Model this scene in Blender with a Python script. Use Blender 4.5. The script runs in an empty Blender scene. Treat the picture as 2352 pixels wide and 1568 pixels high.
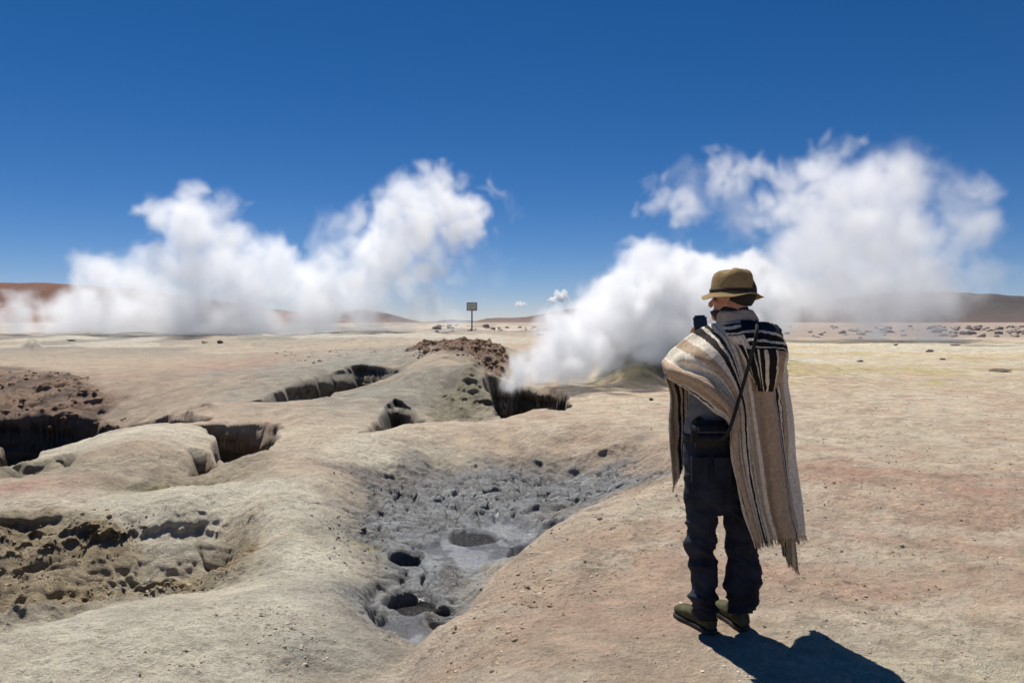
import bpy, bmesh, math, random
import numpy as np
from mathutils import Vector, Matrix

R = math.radians
SC = bpy.context.scene
COL = SC.collection
random.seed(7)
RNG = np.random.default_rng(11)

# ------------------------------------------------------------------ camera
FPX, CX, HY, ZC = 1829.0, 1176.0, 740.0, 1.524      # focal length, centre column, horizon row (2352 px wide picture), eye height
cam = bpy.data.cameras.new('camera')
cam.sensor_width = 36.0
cam.lens = 36.0 * FPX / 2352.0
cam.shift_y = -(784.0 - HY) / 2352.0
cam.clip_start, cam.clip_end = 0.05, 20000.0
cam_o = bpy.data.objects.new('camera', cam)
cam_o.location = (0, 0, ZC)
cam_o.rotation_euler = (math.pi / 2, 0, 0)
COL.objects.link(cam_o)
SC.camera = cam_o

# ------------------------------------------------------------------ sky and sun
SUN_EL, SUN_AZ = R(62), R(-24)                       # azimuth from +Y towards +X
world = bpy.data.worlds.new("World")
SC.world = world
world.use_nodes = True
wn = world.node_tree
bg = wn.nodes['Background']
sky = wn.nodes.new('ShaderNodeTexSky')
sky.sky_type = 'NISHITA'
sky.sun_disc = False
sky.sun_elevation = SUN_EL
sky.sun_rotation = SUN_AZ
sky.altitude = 4800
sky.air_density = 1.1
sky.dust_density = 0.05
sky.ozone_density = 4.0
hs = wn.nodes.new('ShaderNodeHueSaturation')
hs.inputs['Saturation'].default_value = 1.3
hs.inputs['Value'].default_value = 1.0
wn.links.new(sky.outputs[0], hs.inputs['Color'])
tint = wn.nodes.new('ShaderNodeMix'); tint.data_type = 'RGBA'; tint.blend_type = 'MULTIPLY'
tint.inputs[0].default_value = 1.0; tint.inputs[7].default_value = (.97, .80, .84, 1)      # thin, dry mountain air: a deeper blue
wn.links.new(hs.outputs[0], tint.inputs[6])
wn.links.new(tint.outputs[2], bg.inputs['Color'])
bg.inputs['Strength'].default_value = 0.068
sun = bpy.data.lights.new('sun', 'SUN')
sun.energy = 4.9
sun.angle = R(0.5)
sun.color = (1.0, 0.955, 0.88)
sun_o = bpy.data.objects.new('sun', sun)
sdir = Vector((math.sin(SUN_AZ) * math.cos(SUN_EL), math.cos(SUN_AZ) * math.cos(SUN_EL), math.sin(SUN_EL)))
sun_o.rotation_euler = (-sdir).to_track_quat('-Z', 'Y').to_euler()
sun_o.location = (-20, 40, 60)
COL.objects.link(sun_o)
SC.view_settings.view_transform = 'Standard'
SC.view_settings.look = 'None'
SC.view_settings.gamma = 1.0
SC.view_settings.exposure = 0.36
SC.cycles.volume_bounces = 10
SC.cycles.max_bounces = 12
SC.cycles.use_denoising = True

# ------------------------------------------------------------------ helpers
def W(px, py, Y):
    """the point of the picture column px, row py at distance Y"""
    return ((px - CX) * Y / FPX, Y, ZC - (py - HY) * Y / FPX)

def tag(o, label=None, cat=None, group=None, kind=None):
    if label: o['label'] = label
    if cat: o['category'] = cat
    if group: o['group'] = group
    if kind: o['kind'] = kind
    return o

def mesh_obj(name, verts, faces, mat=None, parent=None, smooth=True):
    me = bpy.data.meshes.new(name)
    me.from_pydata([tuple(v) for v in verts], [], [tuple(f) for f in faces])
    me.update()
    if smooth:
        me.polygons.foreach_set('use_smooth', [True] * len(me.polygons))
    o = bpy.data.objects.new(name, me)
    COL.objects.link(o)
    if mat: me.materials.append(mat)
    if parent: o.parent = parent
    return o

def empty(name, loc=(0, 0, 0)):
    o = bpy.data.objects.new(name, None)
    o.empty_display_size = 0.1
    o.location = loc
    COL.objects.link(o)
    return o

def sstep(x, a, b):
    t = np.clip((x - a) / (b - a), 0, 1)
    return t * t * (3 - 2 * t)

def _hash(ix, iy, seed):
    h = (ix.astype(np.int64) * 374761393 + iy.astype(np.int64) * 668265263 + seed * 2147483647) & 0xFFFFFFFF
    h = ((h ^ (h >> 13)) * 1274126177) & 0xFFFFFFFF
    h = (h ^ (h >> 16)) & 0xFFFFFFFF
    h = (h * 2246822519) & 0xFFFFFFFF
    return ((h ^ (h >> 15)) & 0xFFFFFF).astype(np.float64) / float(0xFFFFFF)

def vnoise(x, y, seed=0):
    ix, iy = np.floor(x), np.floor(y)
    fx, fy = x - ix, y - iy
    ux, uy = fx * fx * fx * (fx * (fx * 6 - 15) + 10), fy * fy * fy * (fy * (fy * 6 - 15) + 10)
    ix, iy = ix.astype(np.int64), iy.astype(np.int64)
    a, b = _hash(ix, iy, seed), _hash(ix + 1, iy, seed)
    c, d = _hash(ix, iy + 1, seed), _hash(ix + 1, iy + 1, seed)
    return (a + (b - a) * ux) * (1 - uy) + (c + (d - c) * ux) * uy - 0.5

def fbm(x, y, octs=4, seed=0, gain=0.5):
    s, a = 0.0, 1.0
    for k in range(octs):
        c, t = math.cos(0.6 + k), math.sin(0.6 + k)
        s = s + a * vnoise((x * c - y * t) * 2 ** k + 17.3 * k, (x * t + y * c) * 2 ** k - 9.1 * k, seed + k)
        a *= gain
    return s

def ridged(x, y, octs=3, seed=0):
    s, a = 0.0, 1.0
    for k in range(octs):
        c, t = math.cos(1.1 + k), math.sin(1.1 + k)
        n = vnoise((x * c - y * t) * 2 ** k + 7.7 * k, (x * t + y * c) * 2 ** k, seed + k)
        s = s + a * (1 - 4 * np.abs(n))
        a *= 0.5
    return s

def voro(x, y, seed=0):
    """distance to the nearest cell border (F2-F1), the cell's random number and the distance to its centre"""
    ix, iy = np.floor(x).astype(np.int64), np.floor(y).astype(np.int64)
    f1 = np.full(x.shape, 9.0); f2 = np.full(x.shape, 9.0); idn = np.zeros(x.shape)
    for dx in (-1, 0, 1):
        for dy in (-1, 0, 1):
            cx, cy = ix + dx, iy + dy
            px = cx + _hash(cx, cy, seed); py = cy + _hash(cx, cy, seed + 91)
            d = np.hypot(px - x, py - y)
            nearer = d < f1
            f2 = np.where(nearer, f1, np.minimum(f2, d))
            idn = np.where(nearer, _hash(cx, cy, seed + 7), idn)
            f1 = np.where(nearer, d, f1)
    return f2 - f1, idn, f1

# ------------------------------------------------------------------ node helpers
def new_mat(name, rough=0.9, color=None, spec=None):
    m = bpy.data.materials.new(name)
    m.use_nodes = True
    b = m.node_tree.nodes['Principled BSDF']
    b.inputs['Roughness'].default_value = rough
    if spec is not None: b.inputs['Specular IOR Level'].default_value = spec
    if color: b.inputs['Base Color'].default_value = (*color, 1)
    return m, m.node_tree, b

def nz(nt, scale, detail=4, rough=0.55, vec=None, dist=0.0):
    n = nt.nodes.new('ShaderNodeTexNoise')
    n.inputs['Scale'].default_value = scale
    n.inputs['Detail'].default_value = detail
    n.inputs['Roughness'].default_value = rough
    n.inputs['Distortion'].default_value = dist
    if vec is not None: nt.links.new(vec, n.inputs['Vector'])
    return n.outputs['Fac']

def mth(nt, op, a, b=None, clamp=False):
    n = nt.nodes.new('ShaderNodeMath'); n.operation = op; n.use_clamp = clamp
    for i, v in enumerate((a, b)):
        if v is None: continue
        if isinstance(v, (int, float)): n.inputs[i].default_value = v
        else: nt.links.new(v, n.inputs[i])
    return n.outputs[0]

def maprange(nt, v, a, b, c, d):
    n = nt.nodes.new('ShaderNodeMapRange')
    nt.links.new(v, n.inputs[0])
    for i, k in enumerate((a, b, c, d)): n.inputs[i + 1].default_value = k
    return n.outputs[0]

def mixc(nt, fac, a, b, blend='MIX'):
    n = nt.nodes.new('ShaderNodeMix'); n.data_type = 'RGBA'; n.blend_type = blend
    for s, v in ((0, fac), (6, a), (7, b)):
        if isinstance(v, (int, float)): n.inputs[s].default_value = v
        elif isinstance(v, tuple): n.inputs[s].default_value = (*v, 1)
        else: nt.links.new(v, n.inputs[s])
    return n.outputs[2]

def ramp(nt, fac, stops, interp='LINEAR'):
    n = nt.nodes.new('ShaderNodeValToRGB'); n.color_ramp.interpolation = interp
    e = n.color_ramp.elements
    while len(e) < len(stops): e.new(0.5)
    for k, (p, c) in enumerate(stops):
        e[k].position = p; e[k].color = (*c, 1)
    nt.links.new(fac, n.inputs[0])
    return n.outputs[0]

def bump(nt, b, h, strength, dist):
    n = nt.nodes.new('ShaderNodeBump')
    n.inputs['Strength'].default_value = strength
    n.inputs['Distance'].default_value = dist
    nt.links.new(h, n.inputs['Height'])
    nt.links.new(n.outputs[0], b.inputs['Normal'])
    return n

def objco(nt):
    return nt.nodes.new('ShaderNodeTexCoord').outputs['Object']

# ------------------------------------------------------------------ the ground: base shape through surveyed points
GP = []   # (px, py, z)
def G(*rows):
    GP.extend(rows)
# flat plain on the right, around the man
G((1640, 1450, 0), (1900, 1450, 0), (2352, 1450, 0), (1640, 1560, 0), (2000, 1568, 0), (2600, 1400, 0), (2800, 1800, 0), (1500, 1800, -.02),
  (1400, 1300, -.03), (1640, 1250, 0), (1900, 1200, 0), (2352, 1200, 0), (2700, 1150, 0), (1500, 1420, -.02),
  (1650, 1100, 0), (2000, 1050, 0), (2352, 1050, .02), (1700, 1000, .0), (2000, 950, .03), (2352, 950, .04), (2700, 950, .05),
  (1800, 900, .05), (2100, 880, .06), (2352, 870, .06), (2700, 870, .1), (1850, 830, .12), (2100, 820, .12), (2352, 825, .12), (2700, 820, .2),
  (1830, 789, .16), (2000, 788, .16), (2200, 791, .15), (2352, 795, .14), (2700, 795, .2))
# bank that falls to the mud pit
G((1180, 1292, -.12), (1330, 1172, -.10), (1540, 1112, -.09), (1010, 1442, -.19), (950, 1568, -.22), (1100, 1568, -.07), (1250, 1400, -.05), (1100, 1480, -.09), (930, 1750, -.22), (1250, 1750, -.04))
# pit floor
G((1100, 1230, -.50), (960, 1380, -.58), (955, 1470, -.60), (1230, 1150, -.46), (1350, 1090, -.40), (950, 1250, -.50), (870, 1330, -.5), (1450, 1075, -.30), (1060, 1140, -.46), (860, 1170, -.42), (1250, 1060, -.32), (1000, 1070, -.33), (800, 1240, -.36))
# far rim of the pit and the central ridge
G((1540, 1020, -.03), (1400, 1000, -.01), (1250, 990, 0), (1100, 985, 0), (950, 1000, -.01), (840, 1035, -.05), (730, 1095, -.09), (650, 1180, -.13), (640, 1250, -.15), (690, 1290, -.18), (760, 1330, -.24), (800, 1400, -.30), (850, 1480, -.32), (900, 1540, -.34),
  (1500, 955, .0), (1300, 957, 0), (1650, 935, 0))
# foreground ridge on the left
G((560, 1335, -.17), (400, 1360, -.16), (300, 1385, -.15), (150, 1430, -.14), (0, 1482, -.13), (-300, 1560, -.1), (600, 1450, -.17), (300, 1500, -.1), (100, 1568, -.1), (500, 1568, -.14), (750, 1500, -.26), (700, 1640, -.22), (200, 1800, -.1), (600, 2000, -.1), (-300, 1900, -.1))
# crater behind it, and the crest of the left branch
G((100, 1330, -.50), (300, 1320, -.60), (450, 1300, -.56), (250, 1390, -.66), (100, 1430, -.55), (0, 1300, -.44), (-200, 1350, -.38), (545, 1270, -.44),
  (-200, 1120, -.08), (0, 1132, -.10), (200, 1152, -.11), (450, 1158, -.12), (580, 1135, -.11),
  (0, 1200, -.22), (250, 1210, -.26), (400, 1190, -.2), (570, 1185, -.18))
# slope with hollows between the crest and the dark craters
G((420, 1118, -.26), (300, 1105, -.2), (520, 1090, -.18), (200, 1080, -.06), (60, 1085, -.12), (-200, 1060, -.05), (330, 1040, -.0), (560, 1060, -.07), (700, 1030, -.04),
  (60, 1030, -.06), (250, 972, -.0), (450, 946, .02), (-200, 1040, -.1), (720, 960, .0), (600, 945, .02), (800, 930, .03))
# brown crater on the left: floor, far slope, lip
G((100, 1000, -.75), (250, 955, -.6), (-200, 990, -.7), (100, 930, -.38), (270, 920, -.32), (-200, 900, -.3), (0, 832, .10), (150, 838, .08), (280, 882, -.02), (400, 935, -.0), (-250, 830, .1))
# dune plain on the left
G((500, 930, -.0), (560, 900, .0), (400, 880, .02), (300, 850, .08), (600, 850, .12), (450, 820, .16), (200, 810, .18), (0, 800, .2), (-300, 800, .2), (650, 830, .16), (300, 795, .2), (500, 792, .22), (100, 790, .18), (-300, 785, .2), (650, 795, .24))
# middle: slot wall, grey mounds
G((570, 914, .02), (700, 907, .05), (780, 876, .10), (900, 862, .16), (700, 848, .30), (830, 827, .45), (920, 834, .40), (760, 810, .36), (900, 805, .42),
  (850, 930, .04), (900, 885, .16), (1000, 846, .50), (950, 905, .12), (1060, 853, .48), (940, 862, .36), (980, 960, .0), (870, 978, -.0),
  (1050, 900, .05), (1085, 965, -.35), (1120, 960, -.1), (1180, 938, .0), (1300, 930, .0), (1320, 890, .05), (1250, 878, .1))
# red brown bank and the plain beyond, rising to the sign
G((1130, 872, .10), (1060, 803, .78), (970, 803, .74), (1150, 808, .70), (950, 830, .50), (1100, 838, .44), (1060, 796, .74), (1150, 800, .62),
  (900, 785, .5), (700, 785, .35), (1100, 785, .55), (1000, 768, .7), (1084, 764, .72), (1250, 790, .4), (1230, 765, .7), (1300, 820, .2), (850, 768, .6))
# olive mound right of the steaming hole
G((1400, 872, .05), (1540, 872, .05), (1470, 846, .36), (1490, 806, .75), (1500, 796, .78), (1420, 818, .60), (1570, 806, .74), (1560, 798, .72), (1640, 820, .35), (1660, 880, .05), (1560, 905, .03), (1450, 900, .03), (1380, 850, .2))
# far ground, slowly climbing to the foot of the hills
for px in (-700, 0, 600, 1176, 1750, 2352, 3000):
    G((px, HY + FPX * (ZC - (.15 if px > 1700 else .55)) / 66, .15 if px > 1700 else .55), (px, HY + FPX * (ZC - .8) / 110, .8), (px, HY + FPX * (ZC - 1.2) / 220, 1.2))

gp = np.array(GP, float)
g_Y = FPX * (ZC - gp[:, 2]) / (gp[:, 1] - HY)
g_X = (gp[:, 0] - CX) * g_Y / FPX
g_z = gp[:, 2]

# grid round the camera: fine where the photograph looks, coarse elsewhere, one sheet
TH_F = np.radians(np.linspace(-43, 43, 1060))
TH = np.concatenate([TH_F, np.radians(np.linspace(43, 317, 72))[1:-1]])
RR = np.concatenate([[0.02, .3, .6, .9, 1.2], np.exp(np.linspace(math.log(1.5), math.log(3.2), 70)), np.exp(np.linspace(math.log(3.2), math.log(26), 1120))[1:], np.exp(np.linspace(math.log(26), math.log(130), 170))[1:], np.exp(np.linspace(math.log(130), math.log(9000), 50))[1:]])
NT, NR = len(TH), len(RR)
X = np.outer(RR, np.sin(TH)); Yy = np.outer(RR, np.cos(TH))

def rbf_fit():
    u = np.stack([np.arctan2(g_X, g_Y) * 1.6, np.log(np.hypot(g_X, g_Y))], 1)
    extra = []
    for t in np.radians([-120, -75, 75, 120, 180, -180]):
        for r in (1.0, 4, 15, 60, 200): extra.append((t * 1.6, math.log(r), 0.0 if r < 100 else 1.0))
    for t in np.radians([-30, 0, 30]):
        extra.append((t * 1.6, math.log(1.0), 0.0)); extra.append((t * 1.6, math.log(0.2), 0.0))
    for t in np.radians([-60, -30, 0, 30, 60]):
        extra.append((t * 1.6, math.log(800), 1.4)); extra.append((t * 1.6, math.log(5000), 1.4))
    ex = np.array(extra)
    P = np.concatenate([u, ex[:, :2]]); z = np.concatenate([g_z, ex[:, 2]])
    d2 = ((P[:, None] - P[None]) ** 2).sum(-1)
    K = 0.5 * d2 * np.log(d2 + 1e-12)
    n = len(P)
    A = np.zeros((n + 3, n + 3)); A[:n, :n] = K + np.eye(n) * 2e-4
    A[:n, n] = 1; A[:n, n + 1:] = P; A[n, :n] = 1; A[n + 1:, :n] = P.T
    w = np.linalg.solve(A, np.concatenate([z, np.zeros(3)]))
    return P, w
RP, RW = rbf_fit()
def rbf(th, lr):
    out = np.empty(th.size); th, lr = th.ravel(), lr.ravel(); n = len(RP)
    for s in range(0, th.size, 40000):
        a = th[s:s + 40000, None] * 1.6 - RP[None, :, 0]; b = lr[s:s + 40000, None] - RP[None, :, 1]
        d2 = (a * a + b * b).astype(np.float32) + np.float32(1e-12)
        out[s:s + 40000] = (0.5 * d2 * np.log(d2)) @ RW[:n].astype(np.float32) + RW[n] + RW[n + 1] * th[s:s + 40000] * 1.6 + RW[n + 2] * lr[s:s + 40000]
    return out
# evaluate on every third line of the fine part, then interpolate
def base_height():
    ti = np.unique(np.concatenate([np.arange(0, NT, 3), [NT - 1]])); ri = np.unique(np.concatenate([np.arange(0, NR, 3), [NR - 1]]))
    thw = np.where(TH > math.pi, TH - 2 * math.pi, TH)
    T, L = np.meshgrid(thw[ti], np.log(np.maximum(RR[ri], .2)))
    z = rbf(T, L).reshape(T.shape)
    z = np.stack([np.interp(np.arange(NR), ri, z[:, k]) for k in range(z.shape[1])], 1)
    z = np.stack([np.interp(np.arange(NT), ti, z[k]) for k in range(NR)], 0)
    for _ in range(2):
        z[1:-1] = (z[:-2] + 2 * z[1:-1] + z[2:]) / 4
        z[:, 1:1058] = (z[:, :1057] + 2 * z[:, 1:1058] + z[:, 2:1059]) / 4
    return z
Z = base_height()
Z[RR > 400] = 1.4

def poly_sd(poly, x, y):
    """signed distance to a polygon, positive inside"""
    P = np.array(poly); n = len(P)
    d = np.full(x.shape, 1e9); inside = np.zeros(x.shape, bool)
    for i in range(n):
        a, b = P[i], P[(i + 1) % n]
        e = b - a; wx, wy = x - a[0], y - a[1]
        t = np.clip((wx * e[0] + wy * e[1]) / (e @ e + 1e-12), 0, 1)
        d = np.minimum(d, np.hypot(wx - e[0] * t, wy - e[1] * t))
        c = ((a[1] <= y) & (b[1] > y)) | ((b[1] <= y) & (a[1] > y))
        xi = a[0] + (y - a[1]) / (e[1] if abs(e[1]) > 1e-9 else 1e-9) * e[0]
        inside ^= c & (x < xi)
    return np.where(inside, d, -d)

def wp(px, py, z):
    Y = FPX * (ZC - z) / (py - HY)
    return ((px - CX) * Y / FPX, Y)

ROUGH = np.zeros_like(Z); DARK = np.zeros_like(Z)
warp_x = fbm(X * 1.3, Yy * 1.3, 4, 21); warp_y = fbm(X * 1.3, Yy * 1.3, 4, 51)
soft_x = fbm(X * .9, Yy * .9, 2, 23); soft_y = fbm(X * .9, Yy * .9, 2, 53)
def crater(pts, depth, wall=.3, rugged=.25, rim=0.0, dark=0.5):
    """a pit with steep walls; pts are (px, py, z) of its lip"""
    global Z
    poly = [wp(*p) for p in pts]
    P = np.array(poly); lo, hi = P.min(0) - 1.5, P.max(0) + 1.5
    m = (X > lo[0]) & (X < hi[0]) & (Yy > lo[1]) & (Yy < hi[1])
    sd = poly_sd(poly, X[m] + soft_x[m] * rugged * 1.4, Yy[m] + soft_y[m] * rugged * 1.4) + fbm(X[m] * 2.3, Yy[m] * 2.3, 2, 91) * .16 * min(1, rugged * 3)
    f = sstep(sd, 0, np.maximum(wall, .017 * np.hypot(X[m], Yy[m])))
    if depth > .2: Z[m] -= min(depth, 1) * .13 * sstep(sd, -.75, .15)
    Z[m] = Z[m] - depth * f + rim * np.exp(-(sd / .35) ** 2) * (sd < 0)
    ROUGH[m] = np.maximum(ROUGH[m], f)
    DARK[m] = np.maximum(DARK[m], f * dark)

# the steaming hole, the slot, the hollows: lips given in picture rows, so they sit where one sees them
crater([(1112, 882, .13), (1180, 878, .13), (1245, 884, .1), (1290, 905, .04), (1300, 932, .0), (1240, 938, .0), (1180, 940, .0), (1125, 952, -.02)], 1.4, .25, .3, dark=.9)
crater([(1040, 930, .02), (1130, 935, .0), (1120, 962, -.05), (1085, 972, -.05), (1030, 965, 0)], .4, .4, .3)
crater([(560, 914, .01), (640, 876, .17), (740, 844, .34), (830, 826, .45), (915, 832, .42), (945, 850, .25), (860, 872, .12), (790, 886, .08), (720, 908, .05), (640, 915, .02)], .85, .22, .2, dark=.8)
crater([(818, 998, -.02), (845, 950, .02), (890, 914, .07), (960, 926, .05), (990, 952, .0), (920, 966, .0), (870, 982, .0)], .65, .25, .2, dark=.7)
crater([(458, 956, .0), (520, 948, .0), (590, 950, .0), (650, 958, .0), (642, 1000, -.02), (600, 1030, -.04), (500, 1038, -.05), (470, 990, -.02)], .85, .16, .2, dark=.9)
crater([(420, 1020, -.03), (490, 1013, -.03), (500, 1040, -.05), (440, 1058, -.06)], .35, .14, .15, dark=.7)
crater([(-60, 930, -.3), (60, 925, -.28), (200, 922, -.25), (330, 925, -.16), (430, 930, -.04), (478, 943, -.01), (450, 950, -.01), (250, 986, -.04), (60, 1040, -.1), (-60, 1060, -.1)], .95, .25, .3, dark=.9)
crater([(105, 1033, -.06), (150, 1028, -.05), (165, 1050, -.07), (125, 1078, -.09)], .35, .14, .15, dark=.8)
crater([(-40, 1045, -.1), (70, 1050, -.08), (90, 1075, -.1), (40, 1095, -.12), (-60, 1095, -.12)], .22, .3, .25, dark=.3)
crater([(430, 1222, -.3), (520, 1235, -.32), (548, 1290, -.36), (500, 1310, -.42), (455, 1270, -.42)], .24, .2, .25, dark=.5)
crater([(120, 1400, -.45), (150, 1345, -.45), (190, 1330, -.45), (215, 1340, -.45), (200, 1400, -.42), (170, 1420, -.36)], .25, .15, .25, dark=.8)
crater([(640, 1590, -.2), (680, 1535, -.2), (760, 1525, -.22), (815, 1512, -.24), (880, 1535, -.26), (900, 1600, -.25), (760, 1640, -.22)], .35, .12, .2, dark=.8)
crater([(40, 800, .2), (75, 789, .25), (110, 800, .2), (70, 812, .2)], -.45, .7, .2, dark=0)
# mud pit: a broken step at its back and round mud holes
crater([(1120, 1050, -.18), (1200, 1030, -.12), (1330, 1018, -.08), (1450, 1018, -.06), (1470, 1040, -.12), (1400, 1060, -.2), (1300, 1062, -.22), (1180, 1075, -.25)], .12, .5, .5, dark=.1)
crater([(830, 1090, -.2), (860, 1060, -.14), (960, 1030, -.06), (1000, 1040, -.12), (980, 1090, -.22), (900, 1120, -.3)], .1, .45, .6, dark=.2)
crater([(1010, 1235, -.49), (1050, 1200, -.48), (1120, 1188, -.47), (1200, 1200, -.47), (1270, 1200, -.47), (1270, 1250, -.49), (1200, 1285, -.5), (1100, 1270, -.5)], .14, .12, .25, dark=.3)

mudhole = np.zeros_like(Z)
def mud_hole(px, py, z, rx, ry, depth):
    global Z
    x0, y0 = wp(px, py, z)
    q = np.hypot((X + warp_x * .12 - x0) / rx, (Yy + warp_y * .12 - y0) / ry)
    m = q < 2
    lv = float(np.median(Z[q < 1.4]))
    f = sstep(-q[m], -1.15, -.85); g = sstep(-q[m], -1.75, -1.15)
    Z[m] = Z[m] * (1 - .75 * g) + lv * .75 * g
    Z[m] = Z[m] * (1 - f) + (lv - depth) * f + .02 * np.exp(-((q[m] - 1.2) / .16) ** 2)
    mudhole[m] = np.maximum(mudhole[m], f)
def mstep(a): return a

# fields used for relief and for the colours of the soils
def blob_field(blobs):
    f = np.zeros_like(Z)
    for px, py, z, rx, ry, s in blobs:
        x0, y0 = wp(px, py, z)
        q = ((X + warp_x * rx * .7 - x0) / rx) ** 2 + ((Yy + warp_y * ry * .7 - y0) / ry) ** 2
        f = np.maximum(f, s * np.exp(-q))
    return f
pit_poly = [wp(*p) for p in ((905, 1560, -.34), (800, 1400, -.32), (770, 1320, -.32), (760, 1230, -.3), (720, 1160, -.25), (800, 1060, -.12), (930, 1022, -.06), (1130, 1010, -.06), (1300, 1008, -.03), (1460, 1010, -.04), (1545, 1050, -.1), (1560, 1118, -.2), (1400, 1160, -.36), (1240, 1290, -.5), (1080, 1430, -.58), (990, 1560, -.5))]
pit_sd = poly_sd(pit_poly, X + warp_x * .5, Yy + warp_y * .5)
bank = [(930, 1640, -.22), (950, 1560, -.21), (1015, 1440, -.18), (1080, 1375, -.15), (1182, 1288, -.11), (1260, 1225, -.1), (1335, 1170, -.09), (1430, 1135, -.09), (1545, 1108, -.09), (1570, 1080, -.1), (1300, 1120, -.3), (1100, 1200, -.45), (900, 1400, -.5), (880, 1640, -.3)]
bank_sd = poly_sd([wp(*p) for p in bank], X + warp_x * .12, Yy + warp_y * .12)
bk = sstep(bank_sd, 0, .38) * sstep(pit_sd, -.6, .3)
Z -= .17 * bk * (1 - sstep(Yy, 7.2, 8.6))
MUD = np.maximum(sstep(pit_sd, -.3, .55), bk * .7)
mud_core = sstep(pit_sd, .0, .8)
rl1 = poly_sd([wp(*p) for p in ((-500, 1170, -.2), (0, 1165, -.15), (250, 1185, -.2), (450, 1190, -.2), (600, 1180, -.15), (620, 1260, -.25), (570, 1340, -.2), (300, 1390, -.2), (0, 1490, -.2), (-500, 1600, -.2))], X + warp_x * .4, Yy + warp_y * .4)
CR1 = sstep(rl1, -.05, .35)
brown_slope = sstep(poly_sd([wp(*p) for p in ((-500, 835, .1), (0, 835, .1), (150, 845, .06), (290, 890, -.04), (420, 940, -.05), (250, 985, -.1), (-500, 1010, -.2))], X + warp_x, Yy + warp_y), -.2, 1.0)
red_bank = sstep(poly_sd([wp(*p) for p in ((938, 826, .46), (970, 800, .66), (1060, 797, .72), (1165, 806, .62), (1160, 860, .2), (1115, 872, .12), (1040, 840, .4))], X + warp_x, Yy + warp_y), -.3, .7)
olive = sstep(poly_sd([wp(*p) for p in ((1380, 872, .05), (1410, 815, .5), (1490, 795, .75), (1600, 795, .7), (1640, 840, .3), (1600, 875, .06))], X + warp_x, Yy + warp_y), -.4, .7)
green_face = sstep(poly_sd([wp(*p) for p in ((975, 900, .16), (985, 855, .47), (1060, 850, .49), (1115, 878, .16), (1160, 940, -.02), (1090, 974, -.05), (1000, 955, .0))], X + warp_x * .6, Yy + warp_y * .6), -.3, .4)
hollow_b = blob_field([(420, 1118, -.26, .75, .8, 1), (520, 1090, -.18, .6, .7, .7), (100, 1075, -.12, .8, .6, .7), (30, 1060, -.1, .7, .7, .9)])
far_rough = sstep(Yy, 55, 75)

fx, fy = X, Yy
det = np.clip(np.maximum(np.gradient(RR)[:, None] * .8, RR[:, None] * .00142), .004, 9)            # size of a grid cell: leave out finer relief there
def lod(period): return np.clip((period / det - 2) / 2, 0, 1)
rough_all = np.clip(np.maximum.reduce([ROUGH * .8, MUD * .9, CR1, brown_slope, red_bank, olive * .8, green_face, hollow_b * .9]), 0, 1)
plainm = 1 - rough_all
near = RR[:, None] < 400
Z += near * (fbm(X * .9, Yy * .9, 4, 5) * .055 + fbm(X * .25, Yy * .25, 3, 6) * .06 * sstep(RR[:, None], 4, 15))
grit = sstep(fbm(X * 1.1, Yy * 1.1, 3, 15), -.25, .25)
Z += near * plainm * (fbm(X * 7, Yy * 7, 3, 8) * .020 * lod(.14) * (.35 + .65 * grit) + fbm(X * 17, Yy * 17, 3, 9) * .018 * lod(.06) * (.45 + .55 * grit) + ridged(X * 3.3, Yy * 1.6, 3, 16) * .006 * lod(.25))
Z += (fbm(X * .16, Yy * .16, 4, 17) * .45 + ridged(X * .35, Yy * .2, 3, 18) * .06) * sstep(RR[:, None], 30, 55) * (1 - sstep(RR[:, None], 200, 400)) * np.where(X / np.maximum(Yy, .1) > .25, .22, .85)
calm = 1 - .75 * sstep(np.abs(np.gradient(Z, axis=0) / np.gradient(RR)[:, None]), .7, 1.6)
Z += near * rough_all * calm * (CR1 * (ridged(X * 1.3 + warp_x, Yy * 2.1 + warp_y, 3, 61) * .05 + fbm(X * 3.1 + warp_x * 2, Yy * 4.2 + warp_y * 2, 4, 63) * .10 * lod(.25)) + ridged(X * 1.9 + warp_x, Yy * 1.9 + warp_y, 3, 12) * .03 + ridged(X * 5.5 + warp_x * 2, Yy * 5.5 + warp_y * 2, 3, 19) * .013 * lod(.18) + fbm(X * 9, Yy * 9, 3, 13) * .045 * lod(.11) + fbm(X * 20, Yy * 20, 3, 14) * .022 * lod(.05)) * (1 - .3 * MUD)
# crusted lumps in the craters
vd, vid, v1 = voro(X * 7.5 + warp_x * 2, Yy * 7.5 + warp_y * 2, 31)
lump = np.clip(1 - v1 * 1.5, 0, 1) * (.3 + vid)
Z += near * np.clip(CR1 * .9 + brown_slope * .9 + red_bank * 1.6 + hollow_b * .5, 0, 1.6) * lump * .05 * lod(.13)
vf, vfi, vf1 = voro(X * 2.4 + warp_x * 1.5, Yy * 2.4 + warp_y * 1.5, 33)
Z += near * (brown_slope * .8 + red_bank + olive * .4 + green_face * .5 + DARK * .25) * np.clip(1 - vf1 * 1.4, 0, 1) * (.3 + vfi) * .16 * lod(.4)
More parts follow.
